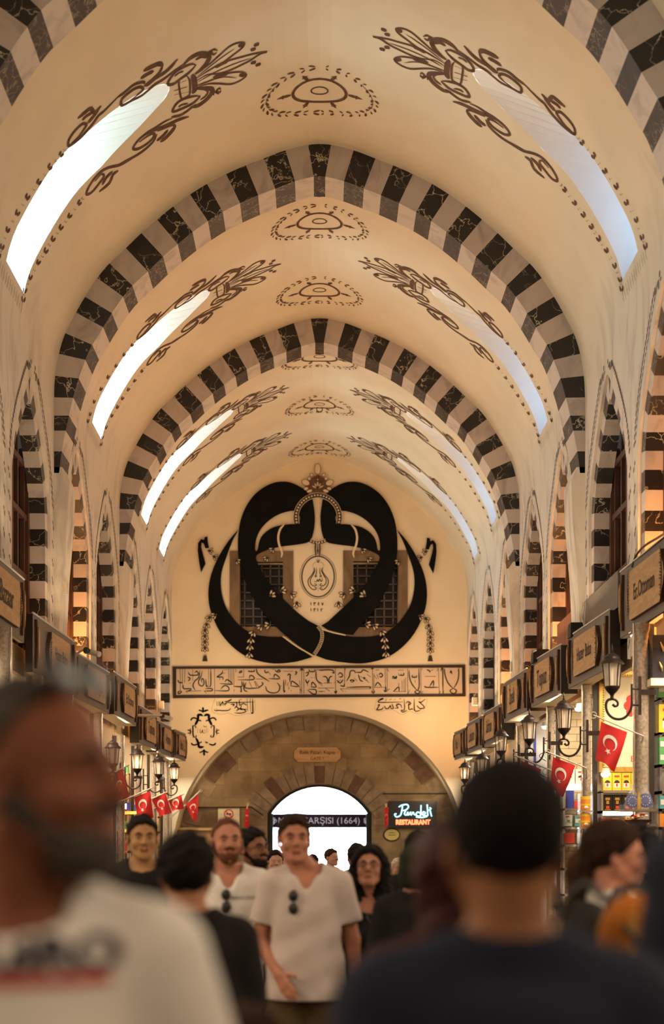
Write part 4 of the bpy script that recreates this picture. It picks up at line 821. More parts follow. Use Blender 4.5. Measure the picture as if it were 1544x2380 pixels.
# --- second right shop: gilded poster, yellow tea cartons, black cartons
k2 = 16.3/FP
def Q(px, py, Y=16.3): return at(px, py, Y)
e = empty('framed_poster', Q(1476, 1678), 'gilt-framed cream poster with a red rosette, over the yellow cartons', 'poster')
W_, H_ = 168*k2, 234*k2
b = MB(); b.prism([(-W_/2, -H_/2), (W_/2, -H_/2), (W_/2, H_/2), (-W_/2, H_/2)], -.05, 0, lambda u, v, w_: (u, w_, v), 0, holes=[[(-W_/2+.06, -H_/2+.06), (W_/2-.06, -H_/2+.06), (W_/2-.06, H_/2-.06), (-W_/2+.06, H_/2-.06)]])
for i in range(40):
    t = (i+.5)/40; [b.blob((sx*(W_/2-.05), -.052, (t-.5)*(H_-.1)), (.012, .008, .012), 0, 6, 4) for sx in (-1, 1)]
for i in range(28): b.blob(((i+.5)/28*(W_-.1)-(W_-.1)/2, -.052, H_/2-.05), (.012, .008, .012), 0, 6, 4)
b.build('gilt_frame', 'gold', e)
b = MB(); b.box((0, -.012, 0), (W_-.1, .01, H_-.1)); b.build('sheet', 'poster', e)
b = MB()
for i in range(8):
    a = i*math.pi/4; b.prism([(.02+.10*math.cos(a)+.055*math.cos(t), .19+.10*math.sin(a)+.055*math.sin(t)) for t in np.linspace(0, 2*math.pi, 13)[:-1]], -.024-i*.0004, -.018, lambda u, v, w_: (u, w_, v))
b.prism([(.02+.1*math.cos(t), .19+.1*math.sin(t)) for t in np.linspace(0, 2*math.pi, 17)[:-1]], -.0285, -.018, lambda u, v, w_: (u, w_, v)); b.build('red_rosette', 'pred', e)
b = MB(); put_text(b, 'B', .17, lambda u, v: (.02+u, -.031, .19+v)); b.build('white_letter', 'whitec', e)
b = MB(); put_text(b, 'Bebek', .10, lambda u, v: (.07+u, -.021, -.44+v)); b.build('caption', 'pred', e)
def shelfunit(s_, Y, zs_, lab, x0=3.27, x1=4.4, m='shelf'):
    e = empty('shelf_unit', (s_*(x0+x1)/2, Y, 0), lab, 'shelves'); L_ = x1-x0
    for z in zs_: b = MB(); b.box((0, .0, z), (L_, .24, .03)); b.build('shelf', m, e)
    for sx in (-1, 1): b = MB(); b.box((sx*(L_/2-.012), .0, (zs_[-1]+.0)/2), (.024, .24, zs_[-1])); b.build('upright', m, e)
    return e
z_ = lambda py, Y: EYE+(VY-py)*Y/FP
shelfunit(1, 16.18, [z_(2150, 16.2), z_(2090, 16.2), z_(2035, 16.2), z_(1975, 16.2), z_(1930, 16.2), z_(1888, 16.2), z_(1841, 16.2)], 'shelf unit with yellow and black cartons in the second right shop')
for i in range(6):
    x, y, z = Q(1410.5+i*21.8, 1838, 16.15); shopbox('tea_carton', x, y, z+.005, 20.5*k2, .1, 40*k2, ['yellow'], 'yellow tea carton under the gilt poster, %s from the left' % ORD[i], 'carton', 'yellow cartons under the gilt poster', 1)
for i in range(6):
    x, y, z = Q(1411+i*22.3, 1885, 16.15); shopbox('black_carton', x, y, z+.005, 21*k2, .1, 37*k2, ['blackbox'], 'black carton with gold print below the yellow ones, %s from the left' % ORD[i], 'carton', 'black cartons below the yellow ones', 2)
b = MB(); b.box((0, 0, 0), (1.0, .05, .045)); o = b.build('strip_light', 'lampw', loc=(Q(1392, 1892)[0]+.5, 16.08, Q(1, 1892)[2])); tag(o, 'bright strip light under the shelf of black cartons', 'lamp')
for r_, py in ((0, 1928), (1, 1973), (2, 2033)):
    for i in range(9):
        x, y, z = Q(1400+i*15, py, 16.15); c = ['orange', 'pred', 'whitec', 'yellow', 'orange', 'teal'][rnd.randrange(6)]
        shopbox('spice_packet', x, y, z+.004, 13*k2, .08, rnd.uniform(22, 30)*k2, [c], 'small %s spice packet, %s from the left on the %s shelf under the strip light' % (PACKN[c], ORD[i], ORD[r_]), 'packet', 'spice packets on the lower right shelves', 0)
# --- nearest right shop: shelf of tins seen past the column
k1 = 13.55/FP
shelfunit(1, 13.5, [z_(1985, 13.5), z_(1925, 13.5), z_(1883, 13.5), z_(1843, 13.5), z_(1781, 13.5), z_(1706, 13.5), z_(1626, 13.5)], 'tall shelf unit at the right edge with tea tins', 3.29, 4.6, 'grey')
for px, py, h_, m, lab, dc in ((1538, 1622, 42, 'greenc', 'pale green picture carton, topmost at the right edge', 3), (1540, 1703, 64, 'yellow', 'big yellow tea carton at the right edge', 1), (1541, 1777, 31, 'greenc', 'green and white tin, lower of two at the right edge', 3), (1541, 1746, 31, 'greenc', 'green and white tin, upper of two at the right edge', 3), (1542, 1880, 30, 'teal', 'teal carton low at the right edge', 3), (1542, 1922, 30, 'orange', 'orange packet low at the right edge', 0)):
    x, y, z = at(px+9, py, 13.42); shopbox('tea_tin', x, y, z, 40*k1, .12, h_*k1, [m], lab, 'carton', None, dc)
b = MB(); b.lathe([(.05, 0), (.07, .05), (.075, .12), (.05, .17), (.03, .19), (.045, .21)], seg=14); x, y, z = at(1545, 1842, 13.42); o = b.build('glass_jar', 'cglass', loc=(x, y, z+.01), smooth='auto'); tag(o, 'glass jar on the right edge shelf', 'jar')
# glass-and-gold case above
e = empty('display_case', at(1560, 1530, 13.3), 'dark glass display case with gold ears of wheat at the right edge', 'display case')
b = MB(); b.box((0, 0, .0), (.40, .2, .42)); b.build('glass', 'night', e); b = MB(); b.box((0, 0, -.24), (.44, .24, .07)); b.build('cornice', 'poster', e)
b = MB()
for x_, z0 in ((-.10, .09), (-.11, -.10), (.02, .05)): b.tube([(x_, -.11, z0-.04), (x_-.01, -.115, z0+.0), (x_-.03, -.12, z0+.05)], [.004, .012, .003], 6)
b.build('wheat_ears', 'gold', e)
# --- third right shop: brick, lamp, white goods, orange cans in a glass rack
shelfunit(1, 18.7, [z_(2080, 18.7), z_(2020, 18.7), z_(1965, 18.7), z_(1925, 18.7), z_(1882, 18.7), z_(1826, 18.7)], 'white shelf unit of the third right shop', 3.27, 4.2, 'whitec')
k3 = 18.6/FP
for px, py, w_, h_, m, lab, dc in ((1318, 1822, 34, 34, 'whitec', 'white gift box with red pattern', 1), (1350, 1822, 26, 34, 'whitec', 'white box beside the gift box', 1), (1325, 1878, 16, 40, 'blue', 'blue and white carton under the bright shelf', 0), (1345, 1878, 26, 16, 'pred', 'flat red box under the bright shelf', 0), (1318, 1920, 22, 26, 'whitec', 'white carton on the third shop shelf', 3), (1345, 1920, 20, 24, 'teal', 'teal carton on the third shop shelf', 3), (1322, 1960, 24, 24, 'pred', 'red carton on the third shop shelf', 0), (1350, 1960, 20, 24, 'whitec', 'white packet on the third shop shelf', 0)):
    x, y, z = at(px, py, 18.6); shopbox('gift_box', x, y, z, w_*k3, .1, h_*k3, [m], lab, 'carton', None, dc)
b = MB(); b.box((0, 0, 0), (.8, .04, .05)); o = b.build('strip_light', 'lampw', loc=(at(1300, 1830, 18.55)[0]+.4, 18.55, z_(1832, 18.55))); tag(o, 'bright strip light on the white shelves of the third right shop', 'lamp')
e = empty('glass_rack', (at(1361, 1, 15.7)[0], 15.7, 0), 'glass rack with two orange cans in front of a column', 'rack'); zt = z_(1845, 15.7)
b = MB()
for sx in (-1, 1): b.box((sx*.07, 0, zt/2), (.012, .12, zt))
b.build('glass_side', 'cglass', e)
for py in (1883, 1922): b = MB(); b.box((0, 0, z_(py, 15.7)-.012), (.16, .14, .012)); b.build('shelf', 'chrome', e)
for j, py in enumerate((1883, 1922)):
    x, y, z = at(1361, py, 15.7); o = empty('orange_can', (x, y, z), 'orange spice can, %s of two in the glass rack' % ('upper' if j == 0 else 'lower'), 'can')
    b = MB(); b.lathe([(.055, 0), (.055, .15), (.05, .155)], seg=18); b.build('can', 'orange', o, 'auto'); b = MB(); b.lathe([(.056, .12), (.056, .145)], seg=18); b.lathe([(.057, .05), (.057, .07)], seg=18); b.build('label_band', 'yellow', o)
    b = MB(); b.blob((0, -.056, .03), (.025, .006, .018), 0); b.build('cup_print', 'whitec', o)
# --- souvenir stand before the first column
e = empty('souvenir_stand', (at(1485, 1, 12.6)[0], 12.6, 0), 'small stand with wrapped souvenirs before the right column', 'stand')
for py in (1884, 1918, 1975): b = MB(); b.box((0, 0, z_(py, 12.6)), (.30, .2, .02)); b.build('shelf', 'shelf', e)
for sx in (-1, 1): b = MB(); b.box((sx*.15, 0, z_(1870, 12.6)/2), (.012, .2, z_(1870, 12.6))); b.build('side', 'cglass', e)
for px, r_, m, lab in ((1470, .055, 'blue', 'dark blue patterned plate in clear wrap'), (1500, .06, 'blue', 'tilted blue plate beside the gold bottle')):
    x, y, z = at(px, 1880, 12.6); o = empty('plate', (x, y, z), lab, 'plate'); b = MB()
    b.tube([(0, .0, r_*1.25), (0, -.012, r_*1.25)], [r_*1.1, r_*1.1], 18); b.build('rim', m, o)
    b = MB()
    for q in range(12): b.blob((r_*.7*math.cos(q*.52), -.014, r_*1.25+r_*.7*math.sin(q*.52)), (.006, .003, .006), 0, 5, 4)
    b.build('white_dots', 'whitec', o); b = MB(); b.lathe([(r_*1.1, .0), (r_*1.3, .05), (r_*.8, .14), (.015, .19), (.03, .22)], seg=9); b.build('cellophane', 'cglass', o)
x, y, z = at(1486, 1884, 12.55); b = MB(); b.lathe([(.018, 0), (.02, .1), (.01, .14), (.012, .17)], seg=10); o = b.build('gold_bottle', 'gold', loc=(x, y, z), smooth='auto'); tag(o, 'slim gold bottle between two blue plates', 'bottle')
x, y, z = at(1484, 1918, 12.52); e = empty('sweets_bowl', (x, y, z), 'bowl of wrapped red and white sweets on the souvenir stand', 'bowl'); b = MB(); b.lathe([(.06, 0), (.12, .04), (.125, .05)], seg=16); b.build('bowl', 'woodd', e, 'auto')
b = MB()
for q in range(26): a = rnd.uniform(0, 6.3); r_ = rnd.uniform(0, .09); b.blob((r_*math.cos(a), r_*math.sin(a), .055+rnd.uniform(0, .04)), (.018, .014, .012), rnd.randrange(3), 6, 4)
o = b.build('wrapped_sweets', ['whitec', 'pred', 'creamp'], e); o['kind'] = 'stuff'
# --- fourth right shop: tiled panel with blue border and vines
b = MB(); x0 = 3.26; yv = 21.74
e = empty('tile_panel', (x0+.35, yv, z_(1720, 21.7)), 'white tiled panel with a blue border and drawn vines, fourth right shop', 'tile panel')
b.box((0, 0, 0), (.7, .02, 1.9)); b.build('tiles', 'tile', e); b = MB(); b.box((-.23, -.015, 0), (.04, .01, 1.9)); b.build('blue_border', 'blue', e)
b = MB()
for j in range(5): b.ribbon([(-.12+.1*math.sin(q*1.3+j)+.06*j, -.7+j*.28+q*.06) for q in range(6)], .012, lambda u, v: (u, -.014, v), 0, True); b.ribbon([(-.05+.06*math.cos(q)+.04*j, -.5+.25*j+.05*math.sin(q)) for q in np.linspace(0, 5, 7)], .01, lambda u, v: (u, -.014, v), 1, True)
b.build('drawn_vines', ['frame', 'greenc'], e)
# --- farther shops, both sides: shelves with mixed goods
def farshop(s_, Y, zlist, m, n, seed, side_name):
    r2 = random.Random(seed); k = Y/FP; shelfunit(s_, Y-.1, [z_(p, Y) for p in zlist], '%s shelf unit in the %s' % ('honey wood' if m == 'lightwood' else 'white', side_name), 3.27, 4.0, m)
    for sn, p in enumerate(zlist[1:]):
        for i in range(n):
            c = ['whitec', 'yellow', 'orange', 'blue', 'pred', 'greenc', 'teal', 'creamp'][r2.randrange(8)]; w_ = r2.uniform(.09, .13)
            x = s_*(3.34+i*.15); shopbox('goods_box', x, Y-.14, z_(p, Y)+.016, w_, .1, r2.uniform(.1, .19), [c], '%s goods box, %s along shelf level %s from the floor, %s' % (PACKN[c], ORD[i], ORD[sn+1], side_name), 'carton', 'goods on the far shelves', 0)
farshop(1, 24.3, [2060, 2020, 1985, 1950, 1915], 'whitec', 4, 1, 'fifth right shop'); farshop(1, 26.4, [2050, 2010, 1970, 1930, 1890], 'lightwood', 4, 2, 'sixth right shop')
farshop(-1, 21.8, [2070, 2020, 1980, 1940, 1895, 1850], 'lightwood', 4, 3, 'fifth left shop'); farshop(-1, 23.9, [2060, 2020, 1980, 1930, 1893, 1845, 1800], 'lightwood', 4, 4, 'sixth left shop')
farshop(-1, 26.1, [2050, 2010, 1970, 1930, 1895], 'whitec', 4, 5, 'seventh left shop'); farshop(-1, 28.3, [2050, 2010, 1970, 1935, 1900, 1865], 'lightwood', 4, 6, 'last left shop')
farshop(-1, 19.6, [2080, 2030, 1980, 1930, 1880, 1830], 'whitec', 4, 7, 'fourth left shop')
e = empty('screen', at(291, 1874, 23.6), 'small blue and white lit screen in a left shop', 'screen'); b = MB(); b.box((0, 0, 0), (.17, .03, .13)); b.build('case', 'blue', e); b = MB(); b.box((-.02, -.02, 0), (.09, .01, .09)); b.build('lit_face', 'lampw', e)
for j, py in enumerate((1889, 1931)):
    b = MB(); b.box((0, 0, 0), (.25, .03, .05)); b.box((.17, -.01, 0), (.06, .04, .05), 1); o = b.build('sign_strip', ['orangelit', 'lampw'], loc=at(300, py, 23.55)); tag(o, 'glowing orange strip sign, %s of two in the left shop' % ('upper' if j == 0 else 'lower'), 'sign')
# spot lamps with visible glare
def spot(px, py, Y, lab, s_=1):
    e = empty('spot_lamp', at(px, py, Y), lab, 'lamp'); b = MB(); b.tube([(0, 0, .06), (0, 0, .0)], [.04, .06], 12); b.build('housing', 'whitep', e)
    b = MB(); b.blob((0, -.0, -.01), (.055, .055, .035)); b.build('lit_face', 'lamp', e)
spot(1474, 1470, 14.2, 'glaring spot lamp under the highest right fascia'); spot(1346, 1646, 18.2, 'glaring spot lamp in the third right shop'); spot(1268, 1688, 20.2, 'white spot lamp in the fourth right shop')
spot(1408, 1798, 16.0, 'small lamp glinting over the yellow cartons'); spot(4, 1472, 14.2, 'glaring lamp under the highest left fascia'); spot(28, 1584, 16.0, 'glaring lamp behind the bearded man')
for s_, PP in ((1, PR), (-1, PL)):
    for a, b_ in zip(PP[:-1], PP[1:]):
        area('shop_ceiling_lamp', (s_*4.1, (a+b_)/2-.1, 3.8), (0, 0, 0), 1.1, .9, K_SHOP, (1, .86, .66))
        area('shop_front_lamp', (s_*3.5, b_-.75, 3.65), (-.25, 0, 0), .3, .3, K_SHOP*.35, (1, .9, .75))
        area('fascia_and_fill_lamp', (s_*3.02, (a+b_)/2, EYE+(2.18 if b_ < 14.5 else 1.91 if b_ < 22 else 1.78)), (0, s_*.65, 0), .12, .9, K_FRONT, (1, .82, .62))
for s_ in (-1, 1): area('fascia_and_fill_lamp', (s_*2.6, -1.5, EYE+2.2), (.8, 0, -s_*-.5), .3, .9, K_FRONT*1.6, (1, .82, .62))  # added fill pair behind the camera, lighting the foreground people from the front
area('niche_lamp', (2.95, 29.0, 3.2), (0, 0, 0), .3, .8, 34, (1, .93, .75)); area('niche_lamp', (-2.95, 29.2, 3.2), (0, 0, 0), .3, .6, 16, (1, .93, .75))

# ------------------------------------------------------------------ wall lanterns
def lantern(lit):
    e = empty('wall_lantern', (0, 0, 0), 'x', 'lantern'); S = .000704; c = lambda x, y: ((x-755)*S, 0, (325-y)*S)
    b = MB(); b.lathe([(.118, -.006), (.118, .0), (.095, .022), (.078, .038), (.076, .058), (.07, .062), (.045, .085), (.02, .098)], seg=12); b.lathe([(.010, .095), (.016, .112), (.008, .122), (.012, .135), (.006, .16), (.002, .185)], seg=8); b.build('roof', 'iron', e, 'auto')
    b = MB(); pr = [(.088, 0), (.082, -.04), (.077, -.10), (.072, -.16), (.068, -.22)]; vs = []; fs = []
    for r_, z in pr:
        for q in range(6): vs.append((r_*math.cos(q*math.pi/3), r_*math.sin(q*math.pi/3), z))
    for i in range(4):
        for q in range(6): fs.append((i*6+q, i*6+(q+1) % 6, i*6+6+(q+1) % 6, i*6+6+q))
    b.add(vs, fs); b.build('glass', 'glass', e)
    b = MB()
    for q in range(6): b.tube([(r_*1.03*math.cos(q*math.pi/3), r_*1.03*math.sin(q*math.pi/3), z) for r_, z in pr], .006, 5)
    b.build('glazing_bars', 'iron', e)
    b = MB(); b.lathe([(.074, -.215), (.074, -.228), (.05, -.262), (.022, -.29), (.015, -.31), (.02, -.33), (.012, -.345)], seg=12); b.build('base', 'iron', e, 'auto')
    b = MB(); b.lathe([(.012, -.19), (.014, -.10), (.008, -.05), (.002, -.04)], seg=8); b.build('bulb', 'bulb' if lit else 'bulboff', e, 'auto')
    b = MB(); b.tube(cat_rom([c(*p) for p in ((757, 800), (700, 815), (675, 870), (680, 940), (715, 1010), (780, 1058), (860, 1070), (935, 1040), (990, 970), (1018, 890), (1020, 840))], 4), .0125, 7)
    b.tube(cat_rom([c(*p) for p in ((757, 800), (800, 810), (832, 845), (828, 885), (795, 895), (765, 868))], 4), [.0115]*16+[.013]*5, 7); b.tube([c(1020, 600), c(1020, 900)], .011, 7); b.build('scroll_arm', 'iron', e, 'auto')
    b = MB(); b.tube([c(1015, 665), c(1110, 665)], .009, 6); b.tube([c(1015, 880), c(1110, 880)], .011, 6); b.box((c(1125, 0)[0], 0, c(0, 755)[2]), (.022, .05, .36)); b.build('wall_plate', 'iron', e)
    return e
LL = [(1, 1423, 1542, 13.0, 0, 'largest wall lantern, unlit, beside the highest right shop sign', 13.1), (1, 1311, 1647.7, 15.4, 0, 'unlit wall lantern before the white brick, second on the right', 0), (1, 1231, 1679, 18.0, 0, 'unlit wall lantern before the tiled panel, third on the right', 0),
      (1, 1165, 1711, 20.2, 0, 'dim wall lantern, fourth on the right, above the dark head', 0), (1, 1121, 1764, 23.0, 0, 'wall lantern, fifth on the right, with a glint at its foot', 0), (1, 1081, 1784, 25.4, 1, 'lit wall lantern, last on the right', 0),
      (-1, 319, 1754, 21.3, 1, 'lit wall lantern, nearest of the three on the left', 0), (-1, 369, 1770, 23.6, 0, 'unlit wall lantern, middle of the three on the left', 0), (-1, 405, 1784, 26.2, 1, 'lit wall lantern, farthest of the three on the left', 0), (-1, 262, 1738, 18.9, 0, 'wall lantern half hidden by the bearded man on the left', 0)]
pro = {0: lantern(0), 1: lantern(1)}; used = set()
for s_, px, py, Y, lit, lab, _ in LL:
    if lit in used: o = copy_tree(pro[lit])
    else: o = pro[lit]; used.add(lit)
    o.location = at(px, py, Y); o.rotation_euler = (0, 0, 0 if s_ > 0 else math.pi); o['label'] = lab; o['group'] = 'iron wall lanterns'
    if lit: point('lantern_glow', (o.location.x, Y, o.location.z-.12), 4, (1, .62, .3), .03)
    w_ = abs(o.location.x)+.28; post = MB(); post.box(((w_+3.16)/2*s_, Y, o.location.z-.27), (max(.02, 3.16-w_), .04, .05)); tag(post.build('lantern_bracket', 'iron'), 'bracket bar of the '+' '.join(lab.replace(',', '').split()[:11]), 'bracket', 'bars behind the wall lanterns')

# ------------------------------------------------------------------ flags
def flag(Y, pole, quad, lab, star=(.42, .66), side=1, yk=.05):
    P = [Vector(at(*p, Y)) for p in pole]; O = P[0].copy()
    e = empty('flag', tuple(O), lab, 'flag', 'red crescent flags over the shops')
    b = MB(); b.tube([tuple(P[0]-O), tuple(P[1]-O)], .008*Y/15, 7); b.tube([tuple(P[0]-O+Vector((.05*math.cos(t)*.6, 0, .05*math.sin(t)*.6))) for t in np.linspace(0, 6.28, 12)], .004, 5); b.build('pole', 'pole', e)
    c = [Vector(at(*p, Y))-O for p in quad]
    if Y < 30:
        sg = 1 if P[1].x > 0 else -1; a_, b_ = (P[0], P[1]) if abs(P[1].x) > abs(P[0].x) else (P[1], P[0]); cy = min([q-.2 for q in (PR if sg > 0 else PL) if q > 12], key=lambda q: abs(q-Y)); t = (abs(3.12)-abs(b_.x))/max(.05, abs(b_.x)-abs(a_.x)); nb_ = Vector((sg*3.12, cy, b_.z+(b_.z-a_.z)*min(t, 1.2))); b = MB(); b.tube([tuple(b_-O), tuple(nb_-O)], .008*Y/15, 6); b.build('pole_foot', 'pole', e)
    wave = lambda u, v: yk*math.sin(u*5+v*2.5)*(.3+v)-.0
    def fn(u, v, off=0):
        p = c[0]*(1-u)*(1-v)+c[1]*u*(1-v)+c[2]*u*v+c[3]*(1-u)*v
        return (p.x, p.y+wave(u, v)+off, p.z+.01*math.sin(u*6.3)*v)
    b = MB(); n, m_ = 14, 18
    for off in (0, .004):
        vs = [fn(i/n, j/m_, off) for j in range(m_+1) for i in range(n+1)]; b.add(vs, [(j*(n+1)+i, j*(n+1)+i+1, (j+1)*(n+1)+i+1, (j+1)*(n+1)+i) for j in range(m_) for i in range(n)])
    b.build('cloth', 'red', e, True)
    b = MB(); R_, asp = .27, (c[1]-c[0]).length/max(.01, (c[3]-c[0]).length)
    cu, cv = .46, .42
    for off in (-.006, .010):
        N_ = 26; a_ = [(.0+R_*math.cos(t), R_*math.sin(t)) for t in np.linspace(math.pi/2+.42, math.pi/2+2*math.pi-.42, N_)]
        a_ = np.array(a_); r2 = R_*.80; cy2 = R_*.25; k_ = R_*math.sin(math.pi/2+.42); t1 = math.atan2(a_[0][1]-cy2, a_[0][0]); t2 = math.atan2(a_[-1][1]-cy2, a_[-1][0])
        ts = np.linspace(t1, t2+2*math.pi if t2 < t1 else t2, N_); rr = np.hypot(a_[0][0], a_[0][1]-cy2)
        i_ = np.array([(rr*math.cos(t), cy2+rr*math.sin(t)) for t in ts])
        vs = [fn(cu+x, cv+y*asp, off) for x, y in a_]+[fn(cu+x, cv+y*asp, off) for x, y in i_]
        b.add(vs, [(k, k+1, N_+k+1, N_+k) for k in range(N_-1)])
        st = [((.12 if q % 2 == 0 else .05)*math.sin(q*math.pi/5), (.12 if q % 2 == 0 else .05)*math.cos(q*math.pi/5)) for q in range(10)]
        vs = [fn(star[0]+x, star[1]+y*asp, off) for x, y in st]+[fn(star[0], star[1], off)]; b.add(vs, [(q, (q+1) % 10, 10) for q in range(10)])
    b.build('crescent_and_star', 'flagw', e)
flag(13.0, ((1380, 1662), (1496, 1711)), ((1398, 1677), (1458, 1702), (1432, 1793), (1387, 1768)), 'largest red flag, on the right beside the gilt poster')
flag(15.3, ((1274, 1748), (1363, 1785)), ((1286, 1759), (1337, 1779), (1312, 1852), (1281, 1835)), 'red flag on the right before the white brick shop')
flag(17.6, ((1195, 1755), (1285, 1792)), ((1212, 1768), (1258, 1788), (1245, 1850), (1210, 1835)), 'red flag on the right mostly behind the dark head')
flag(19.0, ((262, 1797), (300, 1778)), ((262, 1800), (285, 1787), (300, 1851), (268, 1866)), 'red flag on the left half hidden by the bearded man')
flag(21.0, ((282, 1862), (356, 1830)), ((312, 1852), (350, 1839), (356, 1900), (318, 1903)), 'red flag, nearest of the three hanging together on the left')
flag(23.0, ((350, 1858), (388, 1841)), ((352, 1858), (385, 1842), (398, 1888), (372, 1899)), 'red flag, middle of the three hanging together on the left')
flag(25.2, ((388, 1861), (428, 1845)), ((391, 1859), (422, 1847), (427, 1878), (401, 1886)), 'smallest and brightest red flag, farthest of the three on the left', star=(.45, .75))
flag(28.6, ((466, 1838), (430, 1872)), ((462, 1845), (432, 1867), (440, 1892), (457, 1914)), 'folded red flag on the left before the stone wall')
flag(31.2, ((577, 1868), (574, 1880)), ((570, 1878), (579, 1876), (580, 1926), (568, 1922)), 'tiny red flag hanging at the left of the gate', yk=.02); flag(31.2, ((897, 1868), (898, 1876)), ((893, 1878), (903, 1876), (903, 1916), (895, 1926)), 'tiny red flag hanging left of the neon sign', yk=.02)

# ------------------------------------------------------------------ people: one continuous body surface each, clothes and hair over it
def seg_d(P, a, b, r1, r2):
    a = np.array(a); b = np.array(b); d = b-a; L2 = float(d@d) or 1e-9
    t = np.clip(((P-a)@d)/L2, 0, 1); return np.linalg.norm(P-a-t[..., None]*d, axis=-1)-(r1+(r2-r1)*t)
def ell_d(P, c, r, R=None):
    q = P-np.array(c)
    if R is not None: q = q@R
    r = np.array(r); k0 = np.linalg.norm(q/r, axis=-1); k1 = np.linalg.norm(q/(r*r), axis=-1)+1e-9
    return k0*(k0-1)/k1
def nets(D, org, h):
    s_ = D < 0; nx, ny, nz = D.shape
    cnt = np.zeros((nx-1, ny-1, nz-1), np.int8); off = [(i, j, k) for i in (0, 1) for j in (0, 1) for k in (0, 1)]
    for i, j, k in off: cnt += s_[i:nx-1+i, j:ny-1+j, k:nz-1+k]
    act = (cnt > 0) & (cnt < 8); idx = -np.ones(act.shape, np.int64); ijk = np.argwhere(act); idx[act] = np.arange(len(ijk))
    if len(ijk) == 0: return np.zeros((0, 3)), np.zeros((0, 4), int)
    acc = np.zeros((len(ijk), 3)); n = np.zeros(len(ijk)); c8 = {o: D[ijk[:, 0]+o[0], ijk[:, 1]+o[1], ijk[:, 2]+o[2]] for o in off}
    for o in off:
        for ax in range(3):
            if o[ax]: continue
            o2 = list(o); o2[ax] = 1; a, b = c8[o], c8[tuple(o2)]; m = (a < 0) != (b < 0); t = np.where(m, a/(a-b+1e-12), 0)
            p = np.tile(np.array(o, float), (len(ijk), 1)); p[:, ax] = t; acc += p*m[:, None]; n += m
    V = (ijk+acc/n[:, None])*h+org; F = []
    for ax in range(3):
        a = [slice(None)]*3; b = [slice(None)]*3; a[ax] = slice(0, -1); b[ax] = slice(1, None)
        A, B = s_[tuple(a)], s_[tuple(b)]; e = np.argwhere(A != B); u, v = (ax+1) % 3, (ax+2) % 3
        ok = (e[:, u] > 0) & (e[:, v] > 0) & (e[:, u] < D.shape[u]-1) & (e[:, v] < D.shape[v]-1); e = e[ok]
        if not len(e): continue
        du = np.zeros(3, int); dv = np.zeros(3, int); du[u] = 1; dv[v] = 1
        g = lambda q: idx[q[:, 0], q[:, 1], q[:, 2]]
        Q = np.stack([g(e-du-dv), g(e-dv), g(e), g(e-du)], 1); fl_ = ~A[e[:, 0], e[:, 1], e[:, 2]]; Q[fl_] = Q[fl_][:, ::-1]; F.append(Q)
    return V, np.vstack(F)
class SDF:
    # prims: ('s',a,b,r1,r2,k) cone, ('e',c,r,k,R) ellipsoid ; negative ones are carved
    def __init__(s): s.p = []
    def s_(s, a, b, r1, r2, k=.02, neg=False): s.p.append(('s', a, b, r1, r2, k, neg)); return s
    def e_(s, c, r, k=.02, R=None, neg=False): s.p.append(('e', c, r, k, R, neg)); return s
    def mesh(s, h, infl=0, cut=None, noise=None):
        lo = []; hi = []
        for q in s.p:
            if q[-1]: continue
            if q[0] == 's': m_ = max(q[3], q[4])+infl; lo.append(np.minimum(q[1], q[2])-m_); hi.append(np.maximum(q[1], q[2])+m_)
            else: m_ = (max(q[2]) if q[4] is not None else np.array(q[2]))+infl; lo.append(np.array(q[1])-m_); hi.append(np.array(q[1])+m_)
        lo = np.min(lo, 0)-3*h-.015; hi = np.max(hi, 0)+3*h+.015; N = np.ceil((hi-lo)/h).astype(int)+1
        ax = [lo[i]+np.arange(N[i])*h for i in range(3)]; D = np.full(tuple(N), 1.0)
        for q in s.p:
            k = q[5] if q[0] == 's' else q[3]
            if q[0] == 's': m_ = max(q[3], q[4])+infl+k+2*h; l = np.minimum(q[1], q[2])-m_; u = np.maximum(q[1], q[2])+m_
            else: m_ = (max(q[2]) if q[4] is not None else np.array(q[2]))+infl+k+2*h; l = np.array(q[1])-m_; u = np.array(q[1])+m_
            i0 = np.maximum(0, np.floor((l-lo)/h).astype(int)); i1 = np.minimum(N, np.ceil((u-lo)/h).astype(int)+1)
            if (i1 <= i0).any(): continue
            P = np.stack(np.meshgrid(*[ax[t][i0[t]:i1[t]] for t in range(3)], indexing='ij'), -1)
            d = seg_d(P, q[1], q[2], q[3], q[4]) if q[0] == 's' else ell_d(P, q[1], q[2], q[4]); S = (slice(i0[0], i1[0]), slice(i0[1], i1[1]), slice(i0[2], i1[2])); o = D[S]
            if q[-1]: t = np.clip(.5-.5*(o+d)/k, 0, 1); D[S] = o*(1-t)-d*t+k*t*(1-t)
            else: d = d-infl; t = np.clip(.5+.5*(o-d)/k, 0, 1); D[S] = o*(1-t)+d*t-k*t*(1-t)
        if cut or noise:
            P = np.stack(np.meshgrid(*ax, indexing='ij'), -1)
            if noise: D = D+noise(P)
            if cut: D = np.maximum(D, cut(P))
        return nets(D, lo, h)
def sdf_obj(name, VF, m, parent):
    V, F = VF
    if len(V) == 0: return None
    me = bpy.data.meshes.new(name); me.from_pydata(V.tolist(), [], F.tolist()); me.materials.append(m if not isinstance(m, str) else M[m])
    me.polygons.foreach_set('use_smooth', [True]*len(me.polygons)); me.update(); o = bpy.data.objects.new(name, me); C.objects.link(o); o.parent = parent; return o
_cm = {}
def cmat(name, col, rough=.8, var=.1, sc=9, bump=0, spec=.15):
    if name not in _cm: _cm[name] = mat(name, col, rough, 0, var, sc, 0, bump, spec)
    return _cm[name]
def rotz(a): c, s_ = math.cos(a), math.sin(a); return np.array([[c, -s_, 0], [s_, c, 0], [0, 0, 1]])
